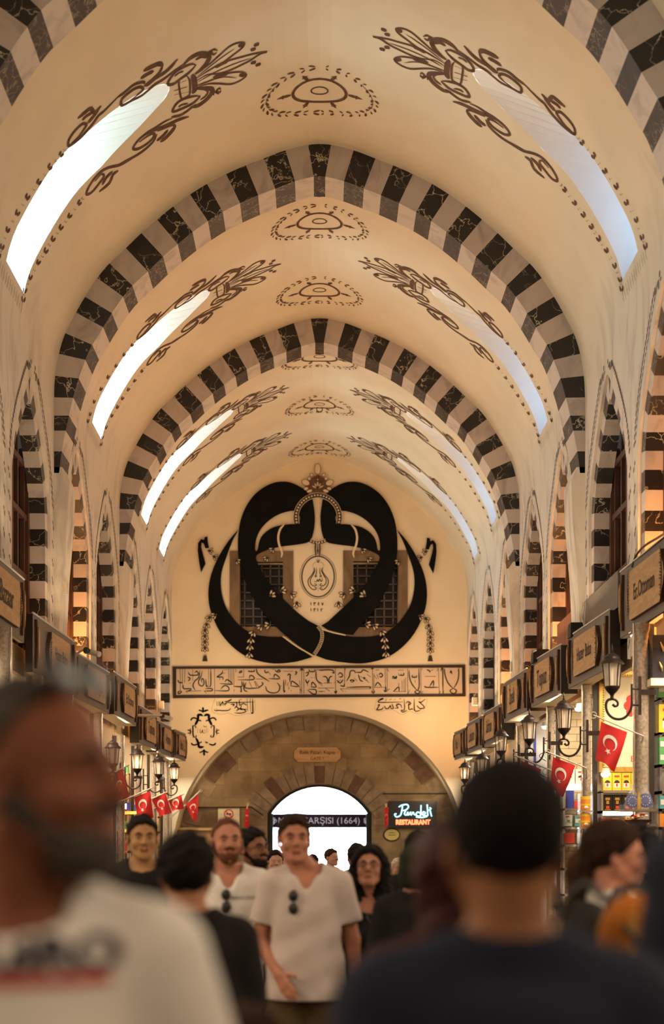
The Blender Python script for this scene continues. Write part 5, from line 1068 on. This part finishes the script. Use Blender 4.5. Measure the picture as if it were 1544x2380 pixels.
def rotx(a): c, s_ = math.cos(a), math.sin(a); return np.array([[1, 0, 0], [0, c, -s_], [0, s_, c]])
def hand(S, w_, d, n, sgn, u, curl=.5):
    d = np.array(d, float); d /= np.linalg.norm(d); n = np.array(n, float); n -= d*(n@d); n /= np.linalg.norm(n); sd = np.cross(d, n)*sgn; w_ = np.array(w_)
    for i in range(4):
        o = (i-1.5)*.0195*u; k0 = w_+sd*o*.55; k1 = w_+d*(.088-.004*abs(i-1.3))*u+sd*o; S.s_(k0, k1, .015*u, .0125*u, .014)
        L_ = (.040, .046, .043, .034)[i]*u; c1 = curl*.6; d1 = d*math.cos(c1)+n*math.sin(c1); k2 = k1+d1*L_; d2 = d*math.cos(c1+curl)+n*math.sin(c1+curl); k3 = k2+d2*L_*.75
        S.s_(k1, k2, .0105*u, .0092*u, .004); S.s_(k2, k3, .0092*u, .0078*u, .004)
    t1 = w_+d*.03*u+sd*-.030*u; dt = d*.65-sd*.7+n*.35; dt /= np.linalg.norm(dt); t2 = t1+dt*.04*u; t3 = t2+(dt*.7+d*.6)*.028*u; S.s_(w_+d*.01*u, t1, .016*u, .014*u, .012); S.s_(t1, t2, .0135*u, .011*u, .006); S.s_(t2, t3, .011*u, .009*u, .004)
def person(x, y, H, yaw=0, w=1.0, label='', skin=(.50, .27, .17), top=None, bottom=None, hair=None, beard=None, head=(0, 0, 0), arms=None, h=.0085, hh=.0055, fem=False, extra=None, group=None, legs=True, chestc=1.0):
    """arms: {side: (upper dir, forearm dir, palm normal, curl)} in body space, facing -Y"""
    u = H/1.75; e = empty('person', (x, y, 0), label, 'person', group, rz=math.radians(yaw)); e['pose'] = 'standing'
    A = lambda *p: np.array(p, float)*u
    HR = rotz(math.radians(head[0]))@rotx(math.radians(-head[1])); nb = A(0, .012, 1.50); hc = A(0, -.012+.0, 1.635)+A(head[2], 0, 0)
    hp = lambda X, Y, Z: tuple(hc+HR@(np.array([X, -Y, Z])*u))           # head space: Y towards the face
    sx = .170*w; Sh = {s_: A(s_*sx, .01, 1.415) for s_ in (-1, 1)}
    T = []      # torso
    T.append(('e', A(0, .0, 1.28), A(.152*w, .108*chestc, .19), .03)); T.append(('e', A(0, .015, 1.395), A(.172*w, .088, .075), .04)); T.append(('e', A(0, .0, 1.08), A(.135*w, .10*chestc, .16), .04)); T.append(('e', A(0, .015, .94), A(.160*w, .115, .12), .04))
    if fem:
        for s_ in (-1, 1): T.append(('e', A(s_*.07, -.085, 1.25), A(.06, .055, .06), .03))
    neck = [('s', A(0, .022, 1.43), A(*(np.array(hp(0, -.025, -.075))/u)), .056*u, .053*u, .03)]
    for s_ in (-1, 1): neck.append(('s', A(s_*.02, .03, 1.50), A(s_*.15*w, .018, 1.435), .040*u, .036*u, .03))
    Bd = SDF()
    def put(S, L_, k=1.0, dr=0):
        for q in L_:
            if q[0] == 'e': S.e_(q[1], tuple(np.array(q[2])), q[3])
            else: S.s_(q[1], q[2], q[3], q[4], q[5])
    put(Bd, T); put(Bd, neck); arms = arms or {}
    AJ = {}
    for s_ in (-1, 1):
        ud, fd, pn, cu = arms.get(s_, ((s_*.16, .03, -1), (s_*.05, -.14, -1), (-s_, 0, 0), .45)); ud = np.array(ud, float); ud /= np.linalg.norm(ud); fd = np.array(fd, float); fd /= np.linalg.norm(fd)
        S0 = Sh[s_]; E0 = S0+ud*.285*u; W0 = E0+fd*.245*u; AJ[s_] = (S0, E0, W0, ud, fd); k_ = (.9 if fem else 1.0)*(.85+.15*w)
        Bd.s_(S0, E0, .050*u*k_, .040*u*k_, .035); Bd.s_(E0, W0, .040*u*k_, .026*u*k_, .015); hand(Bd, W0, fd, pn, s_, u*k_, cu)
    if legs:
        for s_ in (-1, 1):
            hip, kn, an = A(s_*.088, .015, .90), A(s_*.10, -.01, .49), A(s_*.105, .03, .09); Bd.s_(hip, kn, .085*u, .055*u, .03); Bd.s_(kn, an, .055*u, .036*u, .02); Bd.s_(A(s_*.105, .04, .05), A(s_*.12, -.15, .035), .04*u, .032*u, .02)
    V1 = Bd.mesh(h)
    Hd = SDF(); E_ = lambda c, r, k=.012, neg=False: Hd.e_(hp(*c), tuple(np.array(r)*u), k, HR, neg)
    E_((0, -.015, .035), (.075, .096, .083)); E_((0, .030, -.018), (.062, .062, .085), .02); E_((0, .045, -.075), (.040, .040, .036), .02)
    for s_ in (-1, 1):
        Hd.s_(hp(s_*.055, -.005, -.045), hp(s_*.018, .066, -.098), .020*u, .018*u, .022); E_((s_*.042, .062, -.030), (.020, .018, .020), .018); E_((s_*.079, -.012, -.008), (.009, .019, .031), .006); E_((s_*.084, -.006, -.004), (.005, .010, .016), .004, True)
        E_((s_*.031, .094, .004), (.018, .014, .011), .012, True); Hd.s_(hp(s_*.012, .086, .020), hp(s_*.044, .074, .020), .010*u, .008*u, .012); E_((s_*.012, .096, -.030), (.009, .011, .007), .006)
        E_((s_*.031, .0715, .003), (.0135, .0135, .0125), .002)
    Hd.s_(hp(0, .085, .012), hp(0, .111, -.026), .008*u, .012*u, .010); Hd.s_(hp(-.020, .083, -.055), hp(.020, .083, -.055), .0068*u, .0068*u, .008); Hd.s_(hp(-.015, .084, -.066), hp(.015, .084, -.066), .008*u, .008*u, .008); Hd.s_(hp(-.022, .097, -.0605), hp(.022, .097, -.0605), .0022*u, .0022*u, .003, True)
    E_((0, .072, -.100), (.020, .016, .016), .015); Hd.s_(hp(0, -.025, -.06), tuple(A(0, .018, 1.50)), .056*u, .054*u, .02)
    V2 = Hd.mesh(hh)
    # join head and body surfaces into the one body mesh (they meet inside the neck)
    me_V = np.vstack([V1[0], V2[0]]); me_F = np.vstack([V1[1], V2[1]+len(V1[0])]); skin = tuple(c*.88 for c in skin); sk = cmat('skin_%02d%02d%02d' % tuple(int(c*99) for c in skin), skin, .55, .08, 14)
    bo = sdf_obj('body', (me_V, me_F), sk, e)
    # eyes, brows, lips
    if hh < .008:
        b = MB()
        for s_ in (-1, 1): b.blob(hp(s_*.031, .0795, .003), tuple(np.array((.0085, .0055, .0075))*u), 0, 8, 6); b.blob(hp(s_*.031, .0845, .003), tuple(np.array((.0062, .0028, .0058))*u), 1, 8, 5)
        b.build('eyes', [cmat('shaded_eye_white', (.30, .25, .21), .5), 'dark'], e, True)  # whites darkened to put eye-socket shade into their colour
        S = SDF()
        for s_ in (-1, 1): S.s_(hp(s_*.013, .094, .021), hp(s_*.032, .091, .027), .0046*u, .0056*u, .004); S.s_(hp(s_*.032, .091, .027), hp(s_*.048, .078, .022), .0056*u, .0036*u, .004)
        sdf_obj('eyebrows', S.mesh(.0032), (hair or {}).get('mat', 'dark'), e)
        S = SDF(); S.s_(hp(-.018, .0855, -.056), hp(.018, .0855, -.056), .0058*u, .0058*u, .004); S.s_(hp(-.014, .087, -.066), hp(.014, .087, -.066), .0068*u, .0068*u, .004)
        sdf_obj('lips', S.mesh(.0032), cmat('lips', (skin[0]*.75, skin[1]*.45, skin[2]*.5), .5), e)
    iHR = HR.T
    def hloc(P): return ((P-hc)@HR)/u*np.array([1, -1, 1])        # back to head space (x, towards face, up)
    if hair:
        S = SDF(); st = hair['style']; am = hair.get('vol', .012)
        S.e_(hp(0, -.018, .040), tuple(np.array((.077, .098, .085))*u+am*u), .015, HR)
        for c, r in hair.get('lobes', ()): S.e_(hp(*c), tuple(np.array(r)*u), .03, HR)
        line = hair.get('line', (.078, .95)); back = hair.get('back', -.065); side = hair.get('side', -.02)
        def cut(P):
            q = hloc(P); X, Y, Z = q[..., 0], q[..., 1], q[..., 2]
            front = Y-(line[0]-line[1]*(.075-Z)*1.0)+.004*np.sin(X*150)+.003*np.sin(X*310+1)                   # forehead line slopes back as it goes down
            low = np.where(Y > -.01, side-Z, back-Z)-np.clip((-.01-Y)*0, 0, 1)
            ear = .030-np.sqrt((Y+.008)**2+(Z+.012)**2)
            d = np.maximum(front, low)
            if st in ('short', 'crop'): d = np.maximum(d, np.where(np.abs(X) > .06, ear, -1))
            if hair.get('lobes'): d = np.where(Z < -.0, np.minimum(d, np.maximum(Y-(hair.get('fall', .03)), -1)), d)
            return d*u
        na, nf = hair.get('noise', (.003, 90))
        def nz(P): q = P*nf/u; return na*u*(np.sin(q[..., 0]*1.1+q[..., 2]*.7)+np.sin(q[..., 1]*1.3-q[..., 2]*.6+1)+np.sin(q[..., 2]*1.7+q[..., 0]*.9+2))
        ho = sdf_obj('hair', S.mesh(max(hh, .006), 0, cut, nz), hair['mat'], e)
    if beard:
        S = SDF(); S.e_(hp(0, .045, -.078), tuple(np.array((.046, .052, .040))*u), .02, HR)
        for s_ in (-1, 1): S.s_(hp(s_*.066, -.002, -.028), hp(s_*.02, .070, -.10), .016*u, .020*u, .02)
        S.s_(hp(-.024, .090, -.045), hp(.024, .090, -.045), .0075*u, .0075*u, .008); S.s_(hp(-.014, .092, -.061), hp(.014, .092, -.061), .010*u, .010*u, .006, True)
        sdf_obj('beard', S.mesh(max(.0045, hh*.8), beard.get('vol', .002)*u, None, lambda P: .0012*(np.sin(P[..., 0]*240)+np.sin(P[..., 2]*260+P[..., 1]*200))), beard['mat'], e)
    if top:
        S = SDF()
        for q in T: S.e_(q[1], q[2], q[3])
        for q in neck[1:]: S.s_(*q[1:])
        fl_ = top.get('flare', .02)
        S.e_(A(0, .0, 1.0), A(.150*w+fl_, .118*chestc+fl_*.6, .20), .05); S.e_(A(0, .005, .86), A(.155*w+fl_, .122+fl_*.6, .15), .05)
        S.e_(A(0, .0, 1.16), A(.146*w+fl_*.7, .108*chestc+fl_*.4, .22), .05)
        sl = top.get('sleeve', .62)
        if sl > 0:
            for s_ in (-1, 1):
                S0, E0, W0, ud, fd = AJ[s_]; t = min(sl, 1); S.s_(S0+np.array((0, 0, .005))*u, S0+ud*.285*u*t, .054*u, (.056 if sl < .9 else .05)*u, .04)
                if sl > 1: S.s_(E0, E0+fd*.245*u*(sl-1), .046*u, .036*u, .02)
        hem = top.get('hem', .86)*u; nk = top.get('neck', 'round')
        if nk == 'round': S.s_(A(0, .02, 1.70), A(0, .0, 1.478), .088*u, .074*u, .008, True)
        elif nk == 'v': S.s_(A(0, .02, 1.70), A(0, .0, 1.485), .090*u, .080*u, .008, True); S.s_(A(0, -.04, 1.50), A(0, -.16, 1.355), .055*u, .012*u, .012, True)
        elif nk == 'low': S.e_(A(0, -.03, 1.53), A(.14*w, .16, .17), .01, None, True)
        def cut(P):
            d = hem-P[..., 2]
            if 0 < sl < 1:
                for s_ in (-1, 1):
                    S0, E0, W0, ud, fd = AJ[s_]; q = P-S0; al = q@ud; lat = np.linalg.norm(q-al[..., None]*ud, axis=-1); d = np.maximum(d, np.minimum(al-.285*u*sl, .085*u-lat))
            if sl <= 0:
                for s_ in (-1, 1): d = np.maximum(d, s_*P[..., 0]-(.150*w)*u-(1.42*u-P[..., 2])*.10)
            return d
        def nz(P):
            a, b, c = P[..., 0]/u, P[..., 1]/u, P[..., 2]/u; k_ = np.clip((1.42-c)*4, 0, 1)
            return u*k_*(.0035*np.sin(a*31+c*17+b*9)+.003*np.sin(c*41-a*22+3)+.0025*np.sin(a*13-c*29+b*25+1.3))
        sdf_obj(top.get('name', 'shirt'), S.mesh(h, .015*u, cut, nz), top['mat'], e)
    if bottom and legs:
        S = SDF(); S.e_(A(0, .015, .93), A(.162*w, .118, .13), .03); ln = bottom.get('len', .1)*u
        if bottom.get('skirt'): S.s_(A(0, .01, .92), A(0, .01, bottom['len']), .15*u, bottom.get('wide', .22)*u, .03)
        else:
            for s_ in (-1, 1):
                hip, kn, an = A(s_*.088, .015, .90), A(s_*.10, -.01, .49), A(s_*.105, .03, .09); S.s_(hip, kn, .092*u, .072*u, .03); S.s_(kn, an, .070*u, .052*u, .02)
        sdf_obj(bottom.get('name', 'trousers'), S.mesh(max(h, .01), .012*u, lambda P: np.maximum(ln-P[..., 2], P[..., 2]-1.03*u)), bottom['mat'], e)
        b = MB()
        if bottom.get('shoes', True):
            S = SDF()
            for s_ in (-1, 1): S.s_(A(s_*.105, .045, .055), A(s_*.12, -.16, .04), .048*u, .04*u, .02)
            sdf_obj('shoes', S.mesh(.012, 0, lambda P: np.maximum(-P[..., 2], P[..., 2]-.1)), cmat('dark_shoes', (.04, .035, .03), .6), e)
    if extra: extra(e, u, A, hp, AJ, w)
    return e
def onto(e, name):
    # puts a point (x, z) on the front of a garment, just off the cloth
    from mathutils.bvhtree import BVHTree
    o = next(c for c in e.children if c.name.split('.')[0] == name); me = o.data; t = BVHTree.FromPolygons([v.co for v in me.vertices], [p.vertices for p in me.polygons])
    def f(X, Z): h_ = t.ray_cast(Vector((X, -1, Z)), Vector((0, 1, 0)))[0]; return (X, (h_.y if h_ else -.12)-.004, Z)
    return f
def sunglasses(e, u, O, tilt, lens='night', vertical=False):
    # folded or worn pair: two dark lenses, bridge and arms, around point O (body space)
    g = bpy.data.objects.new('sunglasses', None); C.objects.link(g); g.parent = e; g.location = O; g.rotation_euler = tilt
    b = MB(); [b.blob((s_*.031, 0, 0), (.026, .006, .021), 0, 14, 8) for s_ in (-1, 1)]; b.build('lenses', cmat('dark_lens', (.012, .014, .012), .3, spec=.6), g, True)
    b = MB()
    for s_ in (-1, 1): b.tube([(s_*.031+.027*math.cos(t), .001, .022*math.sin(t)) for t in np.linspace(0, 2*math.pi, 19)], .003, 5); b.tube([(s_*.058, 0, .008), (s_*.062, .05, .006), (s_*.060, .12, -.004)], .0025, 5)
    b.tube([(-.007, 0, .006), (.007, 0, .006)], .003, 5); b.build('frame', 'blackbox', g); return g
def eyeglasses(e, u, hp, hrot, m='frame'):
    b = MB()
    for s_ in (-1, 1): b.tube([hp(s_*.031+.022*math.cos(t), .100-.006*abs(math.cos(t)), .002+.019*math.sin(t)) for t in np.linspace(0, 2*math.pi, 19)], .0022*u, 5); b.tube([hp(s_*.053, .095, .006), hp(s_*.076, .04, .006), hp(s_*.082, -.01, .004)], .002*u, 5)
    b.tube([hp(-.009, .101, .006), hp(.009, .101, .006)], .002*u, 5); return b.build('eyeglasses', m, e)
HB = cmat('black_hair', (.012, .009, .008), .9, .3, 40, 0, .08); HBR = cmat('dark_brown_hair', (.030, .016, .010), .9, .3, 40, 0, .08); HRD = cmat('reddish_brown_hair', (.10, .040, .020), .85, .3, 40, 0, .1); HG = cmat('greying_hair', (.075, .06, .05), .9, .4, 50, 0, .1); HM = cmat('maroon_hair', (.035, .008, .009), .6, .3, 30)
WT = cmat('white_cotton', (.80, .74, .66), .9, .03, 5); GT = cmat('greige_cotton', (.53, .44, .39), .9, .03, 5); NV = cmat('navy_cotton', (.018, .022, .036), .9, .08, 5); BK = cmat('black_cotton', (.012, .010, .010), .9, .1, 5); MR = cmat('maroon_cotton', (.045, .010, .012), .9, .1, 5)
KH = cmat('olive_brown_cotton', (.085, .055, .028), .9, .1, 5); DG = cmat('dark_green_knit', (.016, .022, .012), .95, .2, 60); OR = cmat('orange_canvas', (.42, .13, .018), .8, .08, 5); JN = cmat('dark_denim', (.03, .035, .05), .9, .15, 20)
xp = lambda px, Y: (px-VX)*Y/FP
ht = lambda py, Y: EYE+(VY-py)*Y/FP           # stature of someone whose crown shows there
trs = lambda m_=JN: dict(mat=m_, len=.1)
short = lambda m_, **k: dict(style='short', mat=m_, vol=.009, **k)

# foreground man on the left: grey beard, white T-shirt with a dark word and red bar, sunglasses pushed up
def x1(e, u, A, hp, AJ, w):
    g = sunglasses(e, u, hp(0.0, .060, .118), (0, 0, 0)); g.rotation_euler = (math.radians(-20), 0, math.radians(58)); g.scale = (1.1, 1.1, 1.1)
    b = MB(); fn = onto(e, 'shirt')
    put_text(b, 'HARBRO', .056, lambda a, c: fn(a-.005, 1.434*u+c), 0, 1.3, 0, .003); b.build('chest_lettering', cmat('faded_navy_print', (.06, .05, .06), .9), e)
    b = MB(); n = 14; vs = []
    for i in range(n+1): X = -.17+.295*i/n; vs += [fn(X, 1.400*u), fn(X, 1.412*u)]
    b.add(vs, [(2*i, 2*i+2, 2*i+3, 2*i+1) for i in range(n)]); b.build('red_bar', cmat('red_print', (.5, .05, .04), .9), e)
person(xp(18, 1.72), 1.72, 1.825, yaw=10, w=1.03, label='man at the left front, grey beard, sunglasses on head, white T-shirt with red bar', skin=(.26, .095, .05), head=(58, 4, .04),
       top=dict(mat=WT, sleeve=.85, flare=.03, hem=.82), bottom=trs(), hair=dict(style='short', mat=HG, vol=.006, line=(.020, .7), back=-.05, side=-.005, noise=(.0015, 120)), beard=dict(mat=HG, vol=.001), extra=x1, h=.009, hh=.006, arms={1: ((.30, .0, -1), (.1, -.3, -1), (-1, 0, 0), .5)})
# foreground man seen from behind, navy T-shirt
person(xp(1180, 1.9), 1.9, ht(1778, 1.9), yaw=180, w=1.02, label='man seen from behind in front on the right, short dark hair and navy T-shirt', skin=(.27, .115, .05), head=(0, 4, 0),
       top=dict(mat=NV, sleeve=.7, flare=.02), bottom=trs(), hair=dict(style='crop', mat=HB, vol=.007, line=(.060, .3), back=-.052, side=-.02, noise=(.0008, 110)), h=.009, hh=.006)
# woman with long maroon hair just left of him
person(xp(1058, 2.9), 2.9, ht(1925, 2.9), yaw=172, w=.92, label='woman with long dark red hair walking away, beside the navy T-shirt', skin=(.30, .14, .08), fem=True, top=dict(mat=MR, sleeve=.9), bottom=trs(),
       hair=dict(style='long', mat=HM, vol=.02, lobes=[((0, -.05, -.06), (.085, .06, .10)), ((0, -.07, -.18), (.085, .05, .13))], fall=.03, back=-.4, noise=(.0015, 60)), h=.011, hh=.008)
# figure with a dark green cap, black T-shirt
def x4(e, u, A, hp, AJ, w):
    S = SDF(); S.e_(hp(0, -.018, .035), tuple(np.array((.093, .112, .098))*u), .01); S.e_(hp(0, -.05, -.04), tuple(np.array((.09, .08, .08))*u), .03); sdf_obj('hood', S.mesh(.009, 0, None, lambda P: .002*np.sin(P[..., 2]*90)), DG, e)
person(xp(968, 6.8), 6.8, ht(1968, 6.8), yaw=165, w=.95, label='person from behind in a dark green hood and black T-shirt, right of the curly-haired woman', skin=(.36, .16, .09), top=dict(mat=BK, sleeve=.75), bottom=trs(), extra=x4, h=.011, hh=.008)
person(xp(973, 8.2), 8.2, ht(1936, 8.2), yaw=170, label='dark-haired head rising behind the green hood', top=dict(mat=BK), bottom=trs(), hair=short(HB), h=.012, hh=.009)
# woman with glasses, curly hair, black dress
def x5(e, u, A, hp, AJ, w):
    eyeglasses(e, u, hp, None)
    b = MB(); b.tube([tuple(A(-.08, -.02, 1.46)), tuple(A(-.03, -.115, 1.36)), tuple(A(0, -.13, 1.30)), tuple(A(.03, -.115, 1.36)), tuple(A(.08, -.02, 1.46))], .0025, 5); b.blob(tuple(A(0, -.135, 1.285)), (.008, .004, .012), 0, 6, 4); b.build('pendant_necklace', 'chrome', e)
    b = MB()
    for s_ in (-1, 1): b.tube([tuple(A(s_*.11, .03, 1.44)), tuple(A(s_*.09, -.09, 1.38)), tuple(A(s_*.05, -.13, 1.30))], .009, 5)
    b.build('dress_straps', BK, e)
person(xp(858, 7.5), 7.5, ht(1974, 7.5), yaw=8, w=.88, label='woman with long curly dark hair, glasses and a black dress, looking down', skin=(.42, .19, .12), fem=True, head=(-14, 14, 0), extra=x5,
       top=dict(name='dress_top', mat=BK, sleeve=0, neck='low', hem=.8), bottom=dict(name='skirt', mat=BK, len=.25, skirt=True),
       hair=dict(style='long', mat=HB, vol=.026, line=(.070, .80), lobes=[((-.085, -.02, -.05), (.045, .06, .11)), ((.085, -.02, -.05), (.045, .06, .11)), ((-.095, -.02, -.17), (.05, .06, .10)), ((.095, -.02, -.17), (.05, .06, .10)), ((0, -.06, -.1), (.10, .06, .16))], fall=.035, back=-.4, noise=(.0028, 110)), h=.008, hh=.005)
# man in the middle: greige V-neck T-shirt, sunglasses in the collar, watch
def x6(e, u, A, hp, AJ, w):
    g = sunglasses(e, u, tuple(A(-.065, -.150, 1.33)), (0, math.radians(90), 0))
    S0, E0, W0, ud, fd = AJ[1]; b = MB(); b.lathe([(.034, -.012), (.036, 0), (.034, .012)], seg=16); b.lathe([(.018, -.004), (.018, .004)], c=(.0, -.034, 0), seg=12)
    o = b.build('wristwatch', 'chrome', e, loc=tuple(W0-fd*.02)); o.scale = (.95, .95, 1)
    S0, E0, W0, ud, fd = AJ[1]; b = MB(); H0 = W0+fd*.10*u
    b.tube([tuple(H0+np.array((-.01, -.02, .02))), tuple(H0+np.array((-.015, -.02, -.06)))], .022, 8); b.build('held_phone', 'whitep', e)
person(xp(711, 7.05), 7.05, ht(1899, 7.05), yaw=2, w=.98, label='man in the middle, greige V-neck T-shirt, sunglasses at the collar, steel watch', skin=(.46, .20, .125), head=(6, 3, -.058), extra=x6,
       top=dict(mat=GT, sleeve=.70, neck='v', hem=.845, flare=.035), bottom=dict(name='shorts', mat=KH, len=.45), hair=dict(style='short', mat=HBR, vol=.008, lobes=[((0, .030, .098), (.055, .048, .026))], fall=-1, line=(.074, .95), back=-.05, side=0.012, noise=(.0025, 100)), h=.0065, hh=.0042,
       arms={-1: ((-.22, .05, -1), (.36, -.62, -.62), (1, 0, -.6), .25), 1: ((.24, .02, -1), (.06, -.12, -1), (-1, 0, 0), .9)})
# his neighbour: white T-shirt, reddish hair and beard
def x7(e, u, A, hp, AJ, w):
    g = sunglasses(e, u, tuple(A(-.015, -.142, 1.33)), (0, math.radians(88), math.radians(-6)))
    onto7 = onto(e, 'shirt'); b = MB(); put_text(b, 'BEACH SOCIAL', .022, lambda a, c: onto7(.085*u+a, 1.345*u+c)); b.build('chest_lettering', 'dark', e)
    S0, E0, W0, ud, fd = AJ[1]; b = MB(); b.lathe([(.033, -.012), (.034, .012)], seg=14); b.build('wristwatch', 'dark', e, loc=tuple(W0-fd*.02))
person(xp(528, 7.4), 7.4, ht(1906, 7.4), yaw=8, w=1.04, label='man with receding reddish hair, short beard and white T-shirt with small chest lettering', skin=(.50, .22, .14), head=(4, 4, 0), extra=x7,
       top=dict(mat=WT, sleeve=.72, neck='v', hem=.84, flare=.03), bottom=trs(), hair=dict(style='short', mat=HRD, vol=.006, line=(.045, .75), back=-.05, side=-.0, noise=(.0015, 110)), beard=dict(mat=HRD, vol=.0), h=.007, hh=.0045)
person(xp(588, 8.6), 8.6, ht(1931, 8.6), yaw=20, w=1.0, label='man with black hair, beard and glasses between the two men in pale T-shirts', skin=(.27, .12, .07), head=(26, 4, 0), extra=lambda e, u, A, hp, AJ, w: eyeglasses(e, u, hp, None),
       top=dict(mat=MR, sleeve=.8, neck='v'), bottom=trs(), hair=dict(style='short', mat=HB, vol=.014, line=(.072, .90), back=-.05, side=.0, noise=(.004, 80)), beard=dict(mat=HB, vol=.001), h=.009, hh=.006)
# dark-haired person turned away at the man's elbow, black top
person(xp(438, 4.2), 4.2, ht(1946, 4.2), yaw=205, w=.98, label='person with tousled black hair and black top, turned away behind the white sleeve', skin=(.40, .18, .10), head=(-25, 8, 0), top=dict(mat=BK, sleeve=.8), bottom=trs(BK),
       hair=dict(style='short', mat=HB, vol=.018, line=(.078, .90), back=-.07, side=-.01, noise=(.0028, 95)), h=.010, hh=.007)
person(xp(332, 7.7), 7.7, ht(1899, 7.7), yaw=5, w=1.0, label='man with short black hair under the red flags, half hidden by a white shoulder', skin=(.42, .22, .10), head=(8, 0, 0), top=dict(mat=BK), bottom=trs(), hair=short(HB, line=(.070, .95)), h=.010, hh=.006)
person(xp(575, 2.75), 2.75, 1.30, yaw=185, w=.85, label='child with brown hair whose crown shows at the bottom edge', skin=(.40, .2, .12), top=dict(mat=BK), bottom=trs(), hair=dict(style='crop', mat=HBR, vol=.014, back=-.06, side=-.02), h=.011, hh=.008)
# people toward the gate
for px, Y, py, yw, hy, tp, hm, fm, lab in ((640, 13, 1978, 10, 0, WT, HB, True, 'woman with dark hair and pale face behind the central man'), (655, 15.5, 1986, 0, 10, BK, HB, False, 'dark-haired man close behind the central man, left of his neck'), (727, 18, 1988, 175, 0, cmat('pale_green_cotton', (.30, .50, .28), .9), HB, False, 'dark-haired person in a pale green top seen from behind in the gateway'),
                                       (770, 18.5, 1975, 62, -20, cmat('pink_cotton', (.55, .30, .28), .9), HBR, False, 'man in profile with a pink shirt and dark vest in the gateway'), (829, 12, 1963, 185, 0, cmat('grey_cotton', (.3, .28, .3), .9), HB, False, 'dark-haired person seen from behind at the right of the gateway'), (927, 14, 1996, 5, 0, WT, cmat('fair_hair', (.45, .36, .28), .7), True, 'fair-haired person glimpsed between the curly-haired woman and the green hood')):
    person(xp(px, Y), Y, ht(py, Y), yaw=yw, label=lab, head=(hy, 4, 0), top=dict(mat=tp, name='vest' if 'vest' in lab else 'shirt'), bottom=trs(), hair=short(hm), h=.014, hh=.009, fem=fm, skin=(.42, .22, .14))
# right side: woman in profile, white top, black backpack
def bag(name, lab, loc, rz, m, cat, s_=1.0, strap=True, ring=False):
    g = empty(name, loc, lab, cat, rz=rz); S = SDF(); S.e_(np.array((0, 0, 0)), (.15*s_, .09*s_, .20*s_), .02); S.e_(np.array((0, .05*s_, -.06*s_)), (.11*s_, .06*s_, .11*s_), .02); sdf_obj('pack', S.mesh(.010, 0, None, lambda P: .003*np.sin(P[..., 2]*45+P[..., 0]*20)), m, g)
    b = MB()
    for q in (-1, 1): b.tube(cat_rom([(q*.09*s_, -.02, .17*s_), (q*.11*s_, -.14*s_, .23*s_), (q*.12*s_, -.25*s_, .14*s_), (q*.12*s_, -.24*s_, -.03*s_), (q*.11*s_, -.10*s_, -.14*s_)], 5), .016*s_, 6)
    b.build('strap', 'dark', g); b = MB(); b.tube([(.05, .10*s_, .13*s_), (.05, .10*s_, -.1*s_)], .006, 5); b.build('zip', 'gold', g)
    if ring: b = MB(); b.tube([(.11*s_, .03+.022*math.cos(t), -.06+.022*math.sin(t)) for t in np.linspace(0, 6.28, 14)], .005, 5); b.build('ring', 'chrome', g)
    return g
person(xp(1425, 4.7), 4.7, ht(1914, 4.7), yaw=128, w=.90, label='woman in profile at the right with dark hair, white sleeveless top and black backpack', skin=(.55, .24, .16), fem=True, head=(-38, -3, 0), top=dict(mat=WT, sleeve=0, neck='round', hem=.9), bottom=trs(),
       hair=dict(style='long', mat=HBR, vol=.014, line=(.072, .85), side=.0, back=-.06, lobes=[((0, -.115, -.05), (.045, .045, .07)), ((0, -.13, -.14), (.035, .035, .09))], fall=-.045, noise=(.0012, 60)), h=.009, hh=.0055)
bag('backpack', 'black backpack with gold zip worn by the woman in the white sleeveless top', (xp(1347, 4.52), 4.48, 1.27), math.radians(160), cmat('black_nylon', (.018, .015, .012), .6), 'backpack', .95, True, True)
person(xp(1482, 7.2), 7.2, ht(1928, 7.2), yaw=200, label='person with curly black hair behind the woman in the white top', top=dict(mat=BK), bottom=trs(), hair=dict(style='short', mat=HB, vol=.022, noise=(.005, 80)), h=.012, hh=.009)
def x14(e, u, A, hp, AJ, w):
    S = SDF(); S.e_(hp(0, -.012, .030), tuple(np.array((.098, .118, .104))*u), .01); S.e_(hp(0, -.03, -.09), tuple(np.array((.105, .10, .10))*u), .04); S.e_(A(0, .02, 1.42), A(.17, .12, .10), .05)
    S.e_(hp(0, .11, -.015), tuple(np.array((.055, .06, .08))*u), .01, None, True); sdf_obj('headscarf', S.mesh(.010, 0, None, lambda P: .003*np.sin(P[..., 2]*60+P[..., 0]*25)), NV, e)
person(xp(1628, 2.15), 2.15, ht(1925, 2.15), yaw=170, w=.98, label='person in a navy headscarf and dark clothes at the right edge', skin=(.4, .2, .12), fem=True, top=dict(mat=NV, sleeve=1.8, flare=.04), bottom=dict(name='skirt', mat=NV, len=.12, skirt=True), extra=x14, h=.011, hh=.008)
bag('shoulder_bag', 'orange backpack with a dark strap at the right edge', (xp(1474, 3.1), 3.1, ht(2205, 3.1)), math.radians(205), OR, 'bag', .62)
b = MB(); b.tube(cat_rom([at(1448, 2150, 2.95), at(1480, 2190, 2.95), at(1512, 2240, 2.95), at(1540, 2290, 2.97)], 5), .008, 6); tag(b.build('bag_strap', 'dark'), 'dark diagonal strap across the orange backpack', 'strap')
